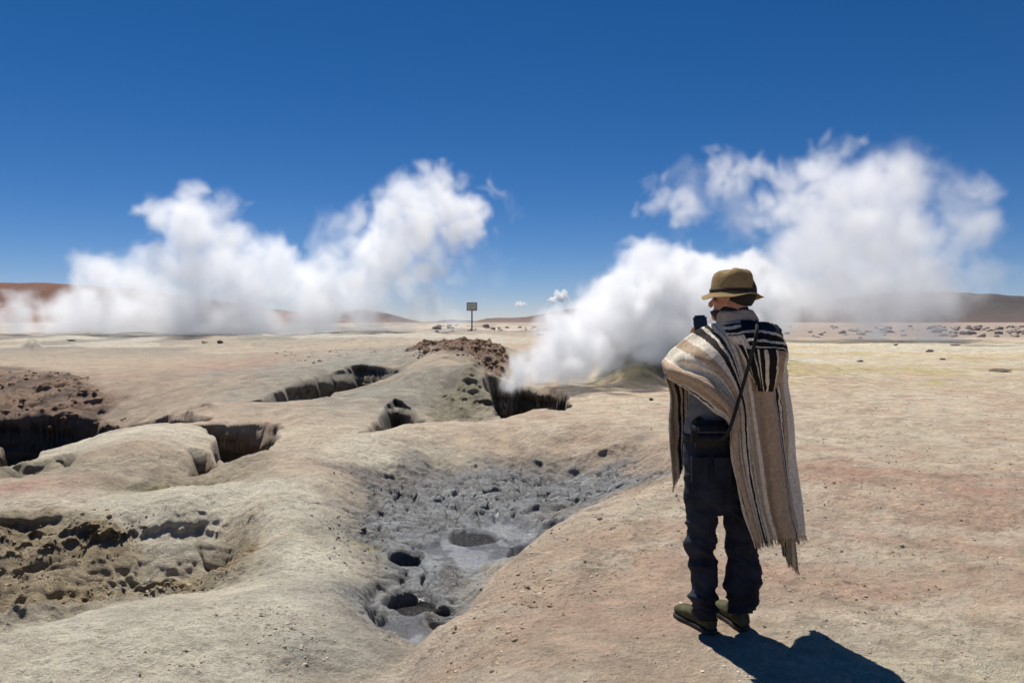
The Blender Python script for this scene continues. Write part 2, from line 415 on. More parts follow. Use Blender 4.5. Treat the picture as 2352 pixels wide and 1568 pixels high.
# cracks of the drying mud
ve, vie, _ = voro(X * 3.1 + warp_x * 1.5 + fbm(X * 9, Yy * 9, 2, 71) * .35, Yy * 3.1 + warp_y * 1.5 + fbm(X * 9, Yy * 9, 2, 77) * .35, 41)
crack = (1 - sstep(ve, .03, .17)) * sstep(fbm(X * .8, Yy * .8, 2, 43), -.4, -.05)
vs, vis, _ = voro(X * 11 + warp_x * 3, Yy * 11 + warp_y * 3, 44)
crack2 = (1 - sstep(vs, .05, .3)) * sstep(fbm(X * 1.1, Yy * 1.1, 2, 47), -.25, .05)
CRK = np.clip(mud_core * (crack + .75 * crack2), 0, 1) * (RR[:, None] < 25)
Z -= mud_core * (crack * .085 * lod(.22) + crack2 * .035 * lod(.09))
Z += mud_core * (vie - .5) * .05 + mud_core * (vis - .5) * .02 * lod(.09)
# steep little scarps on the pit wall and scars on the nearest ridge
scar = sstep(fbm(X * 3.0, Yy * 3.0, 4, 61), .16, .3) * np.clip(blob_field([(560, 1430, -.16, .55, .3, 1), (640, 1500, -.2, .5, .25, .9), (380, 1460, -.12, .4, .2, .6), (1000, 1000 + 480, -.14, .3, .5, .8), (1080, 1540, -.08, .4, .2, .7), (1300, 1350, -.05, .9, .6, .35)]) + MUD * (1 - mud_core) * .8, 0, 1)
Z -= scar * .022
ledge = MUD * (1 - .75 * mud_core) * sstep(RR[:, None] + 0 * X, 6.5, 8.5)
Z += ledge * (ridged(X * 2.2 + warp_x, Yy * 4.5 + warp_y * 1.5, 3, 63) * .035 + fbm(X * 6, Yy * 9, 3, 65) * .05)
for h in ((943, 1285, -.50, .17, .19, .13), (948, 1378, -.58, .19, .23, .09), (1022, 1390, -.59, .08, .10, .06)):
    mud_hole(*h)
# pool of liquid mud: level, with two dark vents in it
pool = np.zeros_like(Z)
for px, py, z, rx, ry in ((1135, 1242, -.52, .52, .60), (965, 1445, -.62, .22, .36)):
    x0, y0 = wp(px, py, z)
    q = np.hypot((X + warp_x * .45 - x0) / rx, (Yy + warp_y * .45 - y0) / ry)
    f = sstep(-q, -1.1, -.85)
    pool = np.maximum(pool, f)
    z = float(np.median(Z[q < 1.0])) - .02
    Z = Z * (1 - f * .9) + (z + fbm(X * 6, Yy * 6, 3, 81) * .02) * f * .9
for h in ((1205, 1255, -.50, .16, .25, .05), (1085, 1218, -.49, .22, .28, .025)):
    mud_hole(*h)
# firm ground under the man
mf = np.exp(-((X - 1.02) ** 2 + (Yy - 3.95) ** 2) / .5)
Z = Z * (1 - mf) + (fbm(X * 26, Yy * 26, 2, 9) * .002) * mf

slope = np.abs(np.gradient(Z, axis=0) / np.gradient(RR)[:, None])
steep = sstep(slope, .5, 1.4) * (RR[:, None] < 40)
for _ in range(2): steep[1:-1] = (steep[:-2] + steep[1:-1] + steep[2:]) / 3
sm = sstep(slope, .6, 1.2) * (RR[:, None] < 60)
for _ in range(6):
    Z[:, 1:1059] += ((Z[:, :1058] + 2 * Z[:, 1:1059] + Z[:, 2:1060]) / 4 - Z[:, 1:1059]) * sm[:, 1:1059]
push = steep * (fbm(X * .55 + Z * 1.3, Z * 5.5 + Yy * .3, 3, 211) * .34 + ridged(X * .35 + Z * .5, Z * 8 + Yy * .2, 2, 215) * .04) * np.clip(RR[:, None] / 12, .35, 1.2) * (1 - .9 * MUD)
k_ = 1 + push / np.maximum(RR[:, None], .5)
X, Yy = X * k_, Yy * k_
PYs = HY - FPX * (Z - ZC) / np.maximum(Yy, .01)         # picture row of each grid point, only used to plant things where the camera sees ground
def ground_z(x, y):
    r, t = math.hypot(x, y), math.atan2(x, y)
    i = int(np.clip(np.searchsorted(RR, r), 1, NR - 1)); j = int(np.clip(np.searchsorted(TH_F, t), 1, 1059))
    a = (r - RR[i - 1]) / (RR[i] - RR[i - 1]); b = np.clip((t - TH_F[j - 1]) / (TH_F[j] - TH_F[j - 1]), 0, 1)
    return float((Z[i - 1, j - 1] * (1 - b) + Z[i - 1, j] * b) * (1 - a) + (Z[i, j - 1] * (1 - b) + Z[i, j] * b) * a)
def on_ground(px, py):
    """first ground point seen at that place of the photograph"""
    t = math.atan((px - CX) / FPX)
    j = int(np.clip(np.searchsorted(TH_F, t), 1, 1059))
    col = PYs[:, j]
    k = int(np.argmax(col[5:] <= py)) + 5
    a = (col[k - 1] - py) / max(col[k - 1] - col[k], 1e-6)
    r = RR[k - 1] + (RR[k] - RR[k - 1]) * min(max(a, 0), 1)
    x, y = r * math.sin(t), r * math.cos(t)
    return x, y, ground_z(x, y)

# ------------------------------------------------------------------ soils
def soil():
    c = np.empty((*Z.shape, 3))
    c[:] = (.56, .45, .325)
    def lay(f, col):
        nonlocal c
        f = np.clip(f, 0, 1)[..., None]
        c = c * (1 - f) + np.array(col) * f
    n1, n2, n3 = fbm(X * .45, Yy * .45, 4, 101), fbm(X * 1.6, Yy * 1.6, 4, 111), fbm(X * .12, Yy * .3, 4, 121)
    lay(sstep(n1, -.15, .35) * .55, (.47, .325, .235))
    lay(sstep(-n1, .0, .4) * .6, (.58, .50, .375))
    right = sstep(X / np.maximum(Yy, .1), .02, .2)
    lay(blob_field([(2000, 1110, 0, 1.9, 1.0, .85), (2250, 1200, 0, 1.3, .8, .6), (1420, 1400, -.04, .9, .5, .5), (1850, 1200, 0, .8, .6, .6), (1950, 1300, 0, 1, .6, .5), (1250, 1440, -.04, .7, .35, .35), (1500, 1300, -.03, .8, .6, .45)]) * (.8 + n2), (.46, .27, .195))
    lay(blob_field([(2280, 960, .03, 3, .25, .8), (2320, 1000, .03, 1.6, .14, .8), (2200, 1530, 0, .9, .5, .75), (1950, 1440, 0, .4, .4, .3), (1600, 1180, 0, .6, .6, .5), (2000, 1000, 0, 3.5, 1.2, .5)]) , (.60, .545, .395))
    lay(right * sstep(Yy, 13, 24) * (1 - sstep(Yy, 58, 66)) * (.65 + n2 * 1.5), (.50, .45, .29))
    lay(right * sstep(n3 + .6 * n2, .0, .25) * sstep(Yy, 14, 20) * (1 - sstep(Yy, 50, 60)) * .9, (.45, .37, .17))
    lay(right * sstep(-n3 + .5 * n1, .1, .35) * sstep(Yy, 22, 30) * (1 - sstep(Yy, 50, 60)) * .7, (.47, .48, .38))
    dry = (1 - MUD) * (1 - CR1)
    lay(dry * sstep(fbm(X * 2.2 + warp_x * 2, Yy * 3.2 + warp_y, 4, 231), .05, .3) * .5, (.60, .53, .41))
    lay(dry * sstep(fbm(X * 1.4 - 3, Yy * 2.4 + warp_y * 2, 4, 241), .08, .34) * .45 * (.4 + .6 * right), (.43, .27, .19))
    lay(dry * sstep(fbm(X * 6, Yy * 8, 3, 251), .12, .35) * .5, (.36, .285, .205))
    left = 1 - sstep(X / np.maximum(Yy, .1), -.05, .12)
    lay(left * sstep(Yy, 13, 18) * (1 - sstep(Yy, 60, 80)) * .85, (.40, .315, .225))
    lay(blob_field([(560, 840, .13, 3, 4, .75), (450, 860, .06, 3, 3, .5), (620, 825, .17, 2, 3, .7), (300, 870, .05, 3, 4, .4)]), (.36, .205, .145))
    lay(blob_field([(0, 1120, -.1, .6, .35, .85), (180, 1135, -.1, .5, .3, .35)]), (.47, .25, .20))
    ridge = blob_field([(650, 1230, -.14, .5, 1.5, 1), (690, 1300, -.19, .6, .6, 1), (560, 1130, -.11, .9, .6, .8), (350, 1150, -.11, 1.2, .5, .8), (840, 1030, -.05, 1, 1, .7), (300, 1450, -.12, 1.6, .7, .8), (600, 1370, -.17, .8, .5, .8), (50, 1520, -.1, 1, .6, .7), (250, 1000, -.02, 2, 1.1, .6)])
    lay(ridge * 1.15, (.66, .615, .485))
    lay(ridge * sstep(n2, .0, .3) * .5, (.57, .50, .37))
    lay(blob_field([(720, 1480, -.24, .5, .6, .9), (800, 1380, -.3, .5, .6, .9), (500, 1540, -.14, .8, .3, .35), (980, 1540, -.2, .22, .4, .75)]) * (.7 + n2), (.37, .355, .31))
    midg = blob_field([(760, 830, .38, 4, 4, .9), (900, 810, .42, 4, 5, .8), (860, 900, .12, 1.6, 2.5, .9), (700, 850, .3, 2.5, 3, .8), (640, 890, .1, 1.5, 2, .7), (1000, 860, .45, 1.5, 2, .9), (960, 900, .15, 1.2, 1.5, .8), (780, 775, .5, 9, 14, .75), (1150, 840, .3, 2, 3, .3)])
    lay(midg * (1 + n2 * .6), (.295, .285, .235))
    lay(sstep(-n2, .0, .25) * midg * .7, (.155, .152, .13))
    lay(green_face * .85, (.22, .20, .125))
    lay(sstep(ridged(X * 2, Yy * 2, 2, 141), .7, 1.2) * green_face * .6, (.11, .10, .075))
    lay(olive * .9, (.13, .125, .075))
    lay(olive * sstep(n2, .0, .2) * .6, (.20, .19, .12))
    lay(brown_slope * .9, (.215, .135, .09))
    lay(brown_slope * sstep(n2, -.05, .2) * .7, (.105, .078, .058))
    lay(red_bank * .95, (.15, .085, .055))
    lay(red_bank * sstep(lump, .3, .6) * .6, (.27, .17, .115))
    lay(CR1 * .9, (.36, .295, .19))
    lay(CR1 * sstep(n2, .0, .25) * .7, (.27, .205, .125))
    lay(CR1 * sstep(-n2, .1, .3) * .5, (.36, .34, .28))
    lay(CR1 * blob_field([(480, 1325, -.5, .35, .25, .9), (250, 1400, -.6, .35, .2, .8), (200, 1190, -.2, .5, .3, .3)]) * sstep(fbm(X * 5, Yy * 5, 2, 151), -.1, .15), (.36, .26, .08))
    lay(hollow_b * .85, (.215, .20, .13))
    lay(blob_field([(390, 1135, -.25, .4, .4, .8)]), (.34, .275, .13))
    lay(hollow_b * sstep(n2, .0, .2) * .6, (.17, .165, .13))
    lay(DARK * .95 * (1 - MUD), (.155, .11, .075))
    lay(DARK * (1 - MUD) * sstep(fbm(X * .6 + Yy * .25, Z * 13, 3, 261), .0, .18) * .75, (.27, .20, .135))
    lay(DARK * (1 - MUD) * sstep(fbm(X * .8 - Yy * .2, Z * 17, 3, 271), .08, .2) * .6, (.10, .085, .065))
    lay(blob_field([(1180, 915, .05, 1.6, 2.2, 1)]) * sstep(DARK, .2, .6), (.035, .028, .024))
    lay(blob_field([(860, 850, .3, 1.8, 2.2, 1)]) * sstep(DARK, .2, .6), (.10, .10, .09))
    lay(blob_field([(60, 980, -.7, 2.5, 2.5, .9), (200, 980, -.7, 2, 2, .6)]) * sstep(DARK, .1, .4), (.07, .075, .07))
    lay(MUD * .95 * (1 - .4 * sstep(n2, .05, .3) * (1 - mud_core)), (.20, .185, .16))
    lay(mud_core * .95, (.25, .265, .277))
    lay(blob_field([(870, 1075, -.18, .8, .8, .8)]) * MUD * sstep(n2, -.1, .2), (.235, .19, .16))
    lay(blob_field([(1490, 1035, -.06, .5, .6, .8)]), (.42, .32, .24))
    lay(mud_core * sstep(n2, .0, .3) * .5, (.11, .118, .125))
    lay(mud_core * sstep(fbm(X * 5, Yy * 5, 3, 181), .05, .3) * .7, (.30, .32, .335))
    lay(blob_field([(870, 1275, -.5, .28, .16, .9), (835, 1282, -.48, .1, .1, 1)]) * sstep(fbm(X * 6, Yy * 6, 2, 161), -.15, .1), (.38, .34, .15))
    lay(blob_field([(900, 1300, -.5, .3, .25, .35), (1130, 1245, -.5, .75, .85, .85), (940, 1430, -.6, .35, .5, .8), (1000, 1330, -.55, .5, .4, .4)]) * sstep(fbm(X * 9, Yy * 9, 3, 191), -.12, .1), (.40, .43, .45))
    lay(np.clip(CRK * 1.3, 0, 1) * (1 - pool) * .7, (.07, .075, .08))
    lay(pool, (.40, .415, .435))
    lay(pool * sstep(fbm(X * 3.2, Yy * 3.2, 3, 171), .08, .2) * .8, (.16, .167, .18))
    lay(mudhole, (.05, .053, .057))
    lay(scar * (1 - MUD) * .35, (.33, .28, .21))
    lay(far_rough * right * .9, (.27, .215, .175))
    lay((1 - right) * sstep(Yy, 40, 62) * (.45 + sstep(fbm(X * .1, Yy * .06, 3, 281), -.1, .2) * .5), (.25, .21, .175))
    lay(left * sstep(Yy, 26, 40) * sstep(fbm(X * .14, Yy * .09, 4, 221), -.05, .2) * .75, (.20, .195, .165))
    lay(left * sstep(Yy, 26, 40) * sstep(fbm(X * .2, Yy * .12, 3, 225), .12, .25) * .6, (.50, .47, .39))
    lay(sstep(RR[:, None] + 0 * X, 120, 300), (.30, .225, .17))
    rg = .95 - .65 * mudhole - .68 * pool - .52 * mud_core
    return c, rg
SOIL, GLOSS = soil()

def build_ground():
    verts = np.stack([X, Yy, Z], -1).reshape(-1, 3).astype(np.float32)
    i = np.arange(NR - 1)[:, None] * NT
    j = np.arange(NT)[None, :]; j2 = (j + 1) % NT
    f = np.stack([i + j, i + NT + j, i + NT + j2, i + j2], -1).reshape(-1, 4)
    f = f[:, ::-1]
    me = bpy.data.meshes.new('ground')
    me.vertices.add(len(verts)); me.vertices.foreach_set('co', verts.ravel())
    n = len(f)
    me.loops.add(n * 4); me.loops.foreach_set('vertex_index', f.ravel().astype(np.int32))
    me.polygons.add(n); me.polygons.foreach_set('loop_start', np.arange(0, n * 4, 4, dtype=np.int32))
    me.polygons.foreach_set('use_smooth', np.ones(n, bool))
    me.update(calc_edges=True)
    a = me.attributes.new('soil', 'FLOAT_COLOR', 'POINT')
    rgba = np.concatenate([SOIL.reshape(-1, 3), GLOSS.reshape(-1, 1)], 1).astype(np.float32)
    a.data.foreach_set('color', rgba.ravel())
    o = bpy.data.objects.new('ground', me)
    COL.objects.link(o)
    m, nt, b = new_mat('soil', .95, spec=.5)
    at = nt.nodes.new('ShaderNodeAttribute'); at.attribute_name = 'soil'
    v = objco(nt)
    n1, n2, n3 = nz(nt, 3.0, 8, .6, v, .3), nz(nt, 22, 6, .65, v), nz(nt, 110, 4, .7, v)
    fac = mth(nt, 'ADD', mth(nt, 'MULTIPLY', n1, .5), mth(nt, 'ADD', mth(nt, 'MULTIPLY', n2, .35), mth(nt, 'MULTIPLY', n3, .25)))
    mul = maprange(nt, fac, .40, .70, .66, 1.42)
    vm = nt.nodes.new('ShaderNodeVectorMath'); vm.operation = 'SCALE'
    nt.links.new(at.outputs['Color'], vm.inputs[0]); nt.links.new(mul, vm.inputs['Scale'])
    # reddish and pale grains
    grain = nz(nt, 60, 3, .6, v)
    c2 = mixc(nt, maprange(nt, grain, .54, .68, 0, .5), vm.outputs[0], (.30, .20, .15))
    c3 = mixc(nt, maprange(nt, nz(nt, 48, 3, .6, v, .4), .58, .75, 0, .4), c2, (.60, .56, .46))
    c3 = mixc(nt, maprange(nt, nz(nt, 34, 4, .7, v, .6), .60, .72, 0, .3), c3, (.24, .175, .12))  # dark specks: grains, and shade of tiny pits put into the colour
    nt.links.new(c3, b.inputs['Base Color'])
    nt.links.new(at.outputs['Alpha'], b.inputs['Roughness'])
    h = mth(nt, 'ADD', mth(nt, 'MULTIPLY', n1, .5), mth(nt, 'ADD', mth(nt, 'MULTIPLY', n2, .35), mth(nt, 'MULTIPLY', n3, .22)))
    bump(nt, b, h, 1.0, .13)
    me.materials.append(m)
    tag(o, kind='structure')
    return o
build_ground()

# ------------------------------------------------------------------ hills on the skyline
def hill(name, prof, Y0, depth, col1, col2, seed):
    px = np.array([p[0] for p in prof], float); py = np.array([p[1] for p in prof], float)
    nx, ny = 260, 60
    u = np.linspace(px[0], px[-1], nx)
    top = np.interp(u, px, py)
    k = np.ones(9) / 9
    top = np.convolve(np.pad(top, 4, 'edge'), k, 'valid')
    t = np.linspace(0, 1, ny)
    U, T = np.meshgrid(u, t)
    yy = Y0 - depth * .55 + T * depth
    xx = (U - CX) * Y0 / FPX
    H = np.maximum((HY - top) * Y0 / FPX + ZC, .2)
    s = np.where(T < .55, np.sin(T / .55 * math.pi / 2) ** 1.25, np.cos((T - .55) / .45 * math.pi / 2))
    zz = H[None] * s
    rel = H.max()
    zz = zz + rel * (fbm(xx / rel / 1.5, yy / rel / 1.5, 5, seed) * .10 + ridged(xx / rel * .8, yy / rel * .25, 3, seed + 5) * .035) * np.sin(np.clip(s, 0, 1) * math.pi * .5) * (1 - .75 * np.exp(-((T - .55) / .12) ** 2))
    zz = zz - .6
    v = np.stack([xx, yy, zz], -1).reshape(-1, 3)
    i = (np.arange(ny - 1)[:, None] * nx + np.arange(nx - 1)[None]).ravel()
    f = np.stack([i, i + 1, i + nx + 1, i + nx], -1)
    m, nt, b = new_mat(name + '_soil', .95, spec=.15)
    c = objco(nt)
    sep = nt.nodes.new('ShaderNodeSeparateXYZ'); nt.links.new(c, sep.inputs[0])
    h = mth(nt, 'DIVIDE', sep.outputs[2], rel)
    n = nz(nt, 6.0 / rel, 8, .65, c, .5)
    w_ = mth(nt, 'ADD', h, mth(nt, 'MULTIPLY', mth(nt, 'SUBTRACT', n, .5), 1.3))
    cc = ramp(nt, w_, [(.1, col2), (.4, col1), (.62, tuple(x * .72 for x in col1)), (.85, col1)])
    c2 = mixc(nt, maprange(nt, nz(nt, 40.0 / rel, 5, .7, c), .5, .75, 0, .5), cc, tuple(x * .6 for x in col1))
    nt.links.new(c2, b.inputs['Base Color'])
    o = mesh_obj(name, v, f, m)
    return tag(o, kind='structure')
hill('red_hill', [(-900, 700), (-400, 660), (0, 653), (60, 650), (150, 652), (300, 662), (480, 686), (650, 712), (780, 740)], 900, 500, (.155, .075, .05), (.25, .155, .11), 1)
hill('middle_hill', [(640, 745), (700, 730), (745, 717), (800, 712), (850, 711), (895, 722), (950, 737), (1000, 745)], 1200, 400, (.13, .09, .085), (.2, .15, .12), 2)
hill('distant_hill', [(880, 742), (1000, 738), (1035, 734), (1060, 735), (1085, 736), (1120, 738), (1200, 742)], 5200, 900, (.19, .20, .25), (.22, .22, .26), 3)  # bluish haze of the distance put into the soil colour
hill('long_hill', [(1085, 744), (1100, 738), (1130, 731), (1180, 730), (1215, 727), (1250, 719), (1290, 711), (1400, 700), (1600, 690), (1750, 705), (1850, 740)], 1100, 500, (.095, .075, .075), (.19, .135, .115), 4)
hill('grey_hill', [(1780, 748), (1850, 720), (1915, 690), (2000, 673), (2100, 671), (2200, 676), (2280, 683), (2352, 687), (2600, 700), (2900, 725), (3200, 745)], 620, 360, (.085, .075, .075), (.115, .088, .08), 5)

# ------------------------------------------------------------------ steam and clouds: real volumes of scattering vapour
def vapour(name, label, cat, puffs, Yof, thick, res, dens, warp, wscale, edge, drift=(0, 0, 0), grp=None):
    """puffs: (px, py, radius px, class); class 0 dense, 1 soft, 2 thin veil. Each puff becomes a cluster of points at its own distance."""
    pts, cls = [], []
    rr = np.random.default_rng(len(puffs) * 7 + 3)
    for (px, py, rp, k) in puffs:
        Y0 = Yof(px, py); r = rp * Y0 / FPX
        c0 = np.array(W(px, py, Y0))
        for q in range((14, 10, 6)[k]):
            d = rr.normal(size=3) * np.array((.50, .50, .50 + .35 * thick / max(r, .5) * (k == 0)))
            d = d[[0, 2, 1]]
            f = rr.uniform(.36, .66)
            pts.append(tuple(c0 + d * r)); cls.append((r * f, k))
    P = np.array(pts); rad = np.array([c[0] for c in cls]); kk = np.array([c[1] for c in cls])
    me = bpy.data.meshes.new(name)
    me.from_pydata(pts, [], [])
    edges_r = [np.quantile(rad, q) for q in (0, .2, .4, .6, .8, 1)]
    lo = (P - rad[:, None] * 1.25).min(0); hi = (P + rad[:, None] * 1.25).max(0)
    bins = np.clip(np.searchsorted(edges_r, rad, side='right') - 1, 0, 4)
    sel = bins + 5 * kk
    a = me.attributes.new('kind_of_puff', 'INT', 'POINT'); a.data.foreach_set('value', sel.astype(np.int32))
    o = bpy.data.objects.new(name, me); COL.objects.link(o)
    g = bpy.data.node_groups.new(name + '_shape', 'GeometryNodeTree')
    g.interface.new_socket('Geometry', in_out='INPUT', socket_type='NodeSocketGeometry')
    g.interface.new_socket('Geometry', in_out='OUTPUT', socket_type='NodeSocketGeometry')
    N, L = g.nodes.new, g.links.new
    gi, go = N('NodeGroupInput'), N('NodeGroupOutput')
    at = N('GeometryNodeInputNamedAttribute'); at.data_type = 'INT'; at.inputs['Name'].default_value = 'kind_of_puff'
    pos = N('GeometryNodeInputPosition').outputs[0]
    def noise(scale, detail, vec, rough=.55, color=False):
        n = N('ShaderNodeTexNoise'); n.inputs['Scale'].default_value = scale; n.inputs['Detail'].default_value = detail; n.inputs['Roughness'].default_value = rough
        L(vec, n.inputs['Vector'])
        return n.outputs['Color' if color else 'Fac']
    
    def vm(op, x, y=None, s=None):
        n = N('ShaderNodeVectorMath'); n.operation = op
        for i, v in enumerate((x, y)):
            if v is None: continue
            if isinstance(v, tuple): n.inputs[i].default_value = v
            else: L(v, n.inputs[i])
        if s is not None: n.inputs['Scale'].default_value = s
        return n.outputs[0]
    def m(op, x, y, clamp=False):
        n = N('ShaderNodeMath'); n.operation = op; n.use_clamp = clamp
        for i, v in enumerate((x, y)):
            if isinstance(v, (int, float)): n.inputs[i].default_value = v
            else: L(v, n.inputs[i])
        return n.outputs[0]
    w1 = vm('SCALE', vm('SUBTRACT', noise(wscale, 2, pos, .5, True), (.5, .5, .5)), None, warp * 2)
    p1 = vm('ADD', pos, w1)
    w2 = vm('SCALE', vm('SUBTRACT', noise(wscale * 3.4, 3, p1, .55, True), (.5, .5, .5)), None, warp * .75)
    p2 = vm('ADD', p1, w2)
    billow = noise(wscale * 2.2, 8, p1, .66)
    total = None
    for k in np.unique(sel):
        r = float(np.median(rad[sel == k])); kind = int(k) // 5
        cmpn = N('FunctionNodeCompare'); cmpn.data_type = 'INT'; cmpn.operation = 'EQUAL'
        L(at.outputs[0], cmpn.inputs[2]); cmpn.inputs[3].default_value = int(k)
        sp = N('GeometryNodeSeparateGeometry'); L(gi.outputs[0], sp.inputs[0]); L(cmpn.outputs[0], sp.inputs[1])
        pr = N('GeometryNodeProximity'); pr.target_element = 'POINTS'
        L(sp.outputs[0], pr.inputs[0])
        src = [i for i in pr.inputs if i.name in ('Source Position', 'Sample Position')][0]
        L(p2, src)
        s_ = m('SUBTRACT', 1.0, m('DIVIDE', pr.outputs['Distance'], r))
        s_ = m('ADD', s_, m('MULTIPLY', m('SUBTRACT', billow, (.37, .40, .42)[kind]), (2.3, 2.7, 3.2)[kind]))
        mr = N('ShaderNodeMapRange'); mr.interpolation_type = 'SMOOTHSTEP'
        L(s_, mr.inputs[0]); mr.inputs[1].default_value = 0.0; mr.inputs[2].default_value = edge * (2.6, 3.2, 3.6)[kind]; mr.inputs[3].default_value = 0; mr.inputs[4].default_value = dens * (1, .45, .09)[kind]
        total = mr.outputs[0] if total is None else m('MAXIMUM', total, mr.outputs[0])
    vc = N('GeometryNodeVolumeCube')
    L(total, vc.inputs['Density'])
    vc.inputs['Min'].default_value = tuple(float(x) for x in lo); vc.inputs['Max'].default_value = tuple(float(x) for x in hi)
    for ax, n_ in zip('XYZ', np.maximum(8, (hi - lo) / res).astype(int)): vc.inputs['Resolution ' + ax].default_value = int(n_)
    mt = bpy.data.materials.new(name + '_vapour'); mt.use_nodes = True
    t = mt.node_tree; t.nodes.clear()
    mo = t.nodes.new('ShaderNodeOutputMaterial'); pv = t.nodes.new('ShaderNodeVolumePrincipled')
    pv.inputs['Color'].default_value = (.968, .979, .995, 1); pv.inputs['Density'].default_value = 1.0; pv.inputs['Anisotropy'].default_value = .35
    t.links.new(pv.outputs[0], mo.inputs['Volume'])
    sm = N('GeometryNodeSetMaterial'); sm.inputs['Material'].default_value = mt
    L(vc.outputs[0], sm.inputs[0]); L(sm.outputs[0], go.inputs[0])
    me.materials.append(mt)
    md = o.modifiers.new('shape', 'NODES'); md.node_group = g
    return tag(o, label, cat, grp, 'stuff')

LEFT = [(320, 778, 30, 2), (420, 780, 28, 2), (520, 782, 30, 2), (620, 780, 32, 2), (720, 778, 32, 2), (820, 776, 34, 2), (920, 772, 34, 2), (1000, 766, 36, 2), (120, 772, 40, 2), (220, 776, 36, 2), (150, 745, 60, 0), (260, 745, 55, 0), (390, 750, 60, 0), (560, 720, 70, 0), (600, 760, 45, 0), (690, 720, 60, 0), (760, 665, 60, 1), (780, 735, 50, 1), (850, 690, 60, 1), (900, 740, 55, 2), (980, 700, 60, 2), (830, 640, 60, 1), (900, 580, 60, 1), (970, 520, 60, 0), (1020, 540, 55, 1), (1040, 620, 60, 2), (30, 745, 45, 0), (110, 725, 55, 0), (185, 690, 50, 0), (240, 625, 26, 1), (245, 605, 20, 1), (270, 690, 70, 0), (370, 680, 90, 0), (430, 600, 80, 0), (470, 530, 62, 0), (440, 490, 45, 0), (462, 458, 26, 1), (400, 500, 38, 0), (370, 520, 26, 1), (515, 555, 48, 0), (560, 640, 80, 0), (640, 640, 70, 0), (640, 580, 32, 1), (700, 650, 60, 0), (620, 700, 80, 0), (480, 715, 80, 0), (330, 735, 60, 0), (200, 745, 55, 0),
        (755, 590, 45, 1), (790, 550, 48, 1), (805, 522, 30, 1), (850, 560, 50, 0), (900, 580, 50, 0), (960, 600, 45, 0), (900, 525, 52, 0), (895, 480, 34, 1), (950, 480, 52, 0), (1000, 450, 48, 0), (1012, 418, 30, 1), (1055, 425, 24, 1), (1050, 480, 48, 0), (1085, 530, 34, 1), (960, 560, 55, 1), (1000, 640, 46, 1), (985, 600, 50, 1), (940, 640, 60, 1), (1040, 560, 45, 1), (1060, 520, 40, 0), (880, 660, 60, 0), (1010, 690, 50, 1), (950, 700, 50, 1), (860, 720, 50, 1),  (880, 620, 50, 1), (1050, 590, 45, 2), (1110, 560, 50, 2), (800, 670, 60, 0), (740, 700, 55, 0), (720, 745, 40, 1), (640, 760, 40, 1), (540, 768, 35, 1), (430, 765, 40, 0), (850, 745, 40, 2), (930, 740, 50, 2), (920, 690, 60, 2), (1060, 660, 60, 2), (1130, 620, 60, 2), (800, 765, 36, 2), (700, 775, 30, 2), (960, 770, 40, 2),
        (1128, 424, 22, 1), (1165, 460, 26, 2), (1195, 490, 22, 2)]
NEAR = [(1190, 862, 20, 0), (1220, 830, 38, 0), (1295, 815, 48, 0), (1330, 790, 60, 0), (1410, 712, 52, 0), (1450, 760, 70, 0), (1530, 710, 80, 0), (1560, 780, 60, 0), (1640, 720, 80, 0), (1640, 650, 60, 0), (1430, 660, 40, 0), (1420, 700, 40, 0), (1365, 738, 38, 0), (1450, 830, 40, 1), (1175, 868, 18, 0), (1200, 850, 30, 0), (1258, 822, 42, 0), (1315, 785, 58, 0), (1385, 742, 62, 0), (1310, 830, 42, 0), (1400, 810, 45, 1), (1390, 770, 60, 0), (1430, 700, 75, 0), (1480, 650, 62, 0), (1492, 610, 30, 1), (1540, 650, 70, 0), (1590, 610, 42, 0), (1600, 690, 85, 0), (1500, 760, 55, 1), (1260, 865, 20, 1), (1340, 860, 25, 2), (1410, 850, 25, 2), (1680, 690, 80, 0), (1720, 615, 38, 0), (1740, 700, 70, 0), (1650, 760, 60, 1)]
FAR = [(1700, 670, 70, 0), (1720, 615, 42, 0), (1790, 650, 70, 0), (1780, 720, 70, 0), (1760, 690, 80, 0), (1840, 690, 80, 0), (1880, 650, 100, 0), (1850, 580, 70, 0), (1900, 510, 80, 0), (1830, 460, 55, 0), (1775, 490, 36, 0), (1760, 465, 36, 0), (1885, 420, 62, 0), (1888, 365, 34, 0), (1820, 395, 40, 0), (1960, 440, 72, 0), (2000, 530, 100, 0), (1940, 500, 80, 0), (1950, 580, 110, 0), (2030, 580, 110, 0), (2060, 610, 115, 0), (2140, 620, 75, 0), (2120, 690, 90, 0), (2080, 700, 80, 0), (2065, 745, 55, 0), (2000, 660, 100, 0), (1960, 700, 100, 0), (1890, 720, 55, 1), (2150, 710, 50, 1), (1830, 735, 50, 1), (2200, 650, 60, 1), (2160, 560, 70, 0), (2210, 600, 60, 1),
       (2080, 430, 70, 1), (2040, 405, 50, 1), (2100, 365, 38, 1), (2110, 345, 30, 2), (2060, 380, 40, 1), (2150, 440, 55, 1), (2200, 440, 45, 1), (2240, 432, 30, 1), (2160, 510, 75, 1), (2215, 560, 60, 2), (2290, 630, 75, 2), (2345, 620, 60, 2), (2100, 470, 70, 1), (2020, 470, 60, 0), (1960, 385, 40, 1),
       (1740, 420, 45, 1), (1700, 415, 42, 0), (1665, 395, 36, 0), (1625, 400, 34, 0), (1590, 425, 32, 1), (1565, 470, 32, 0), (1560, 505, 30, 0), (1555, 530, 22, 1), (1515, 460, 26, 0), (1480, 440, 16, 1), (1640, 450, 46, 1), (1700, 480, 50, 1), (1680, 540, 46, 1), (1640, 500, 40, 2), (1720, 520, 46, 1), (1600, 480, 40, 1), (2250, 690, 60, 2)]
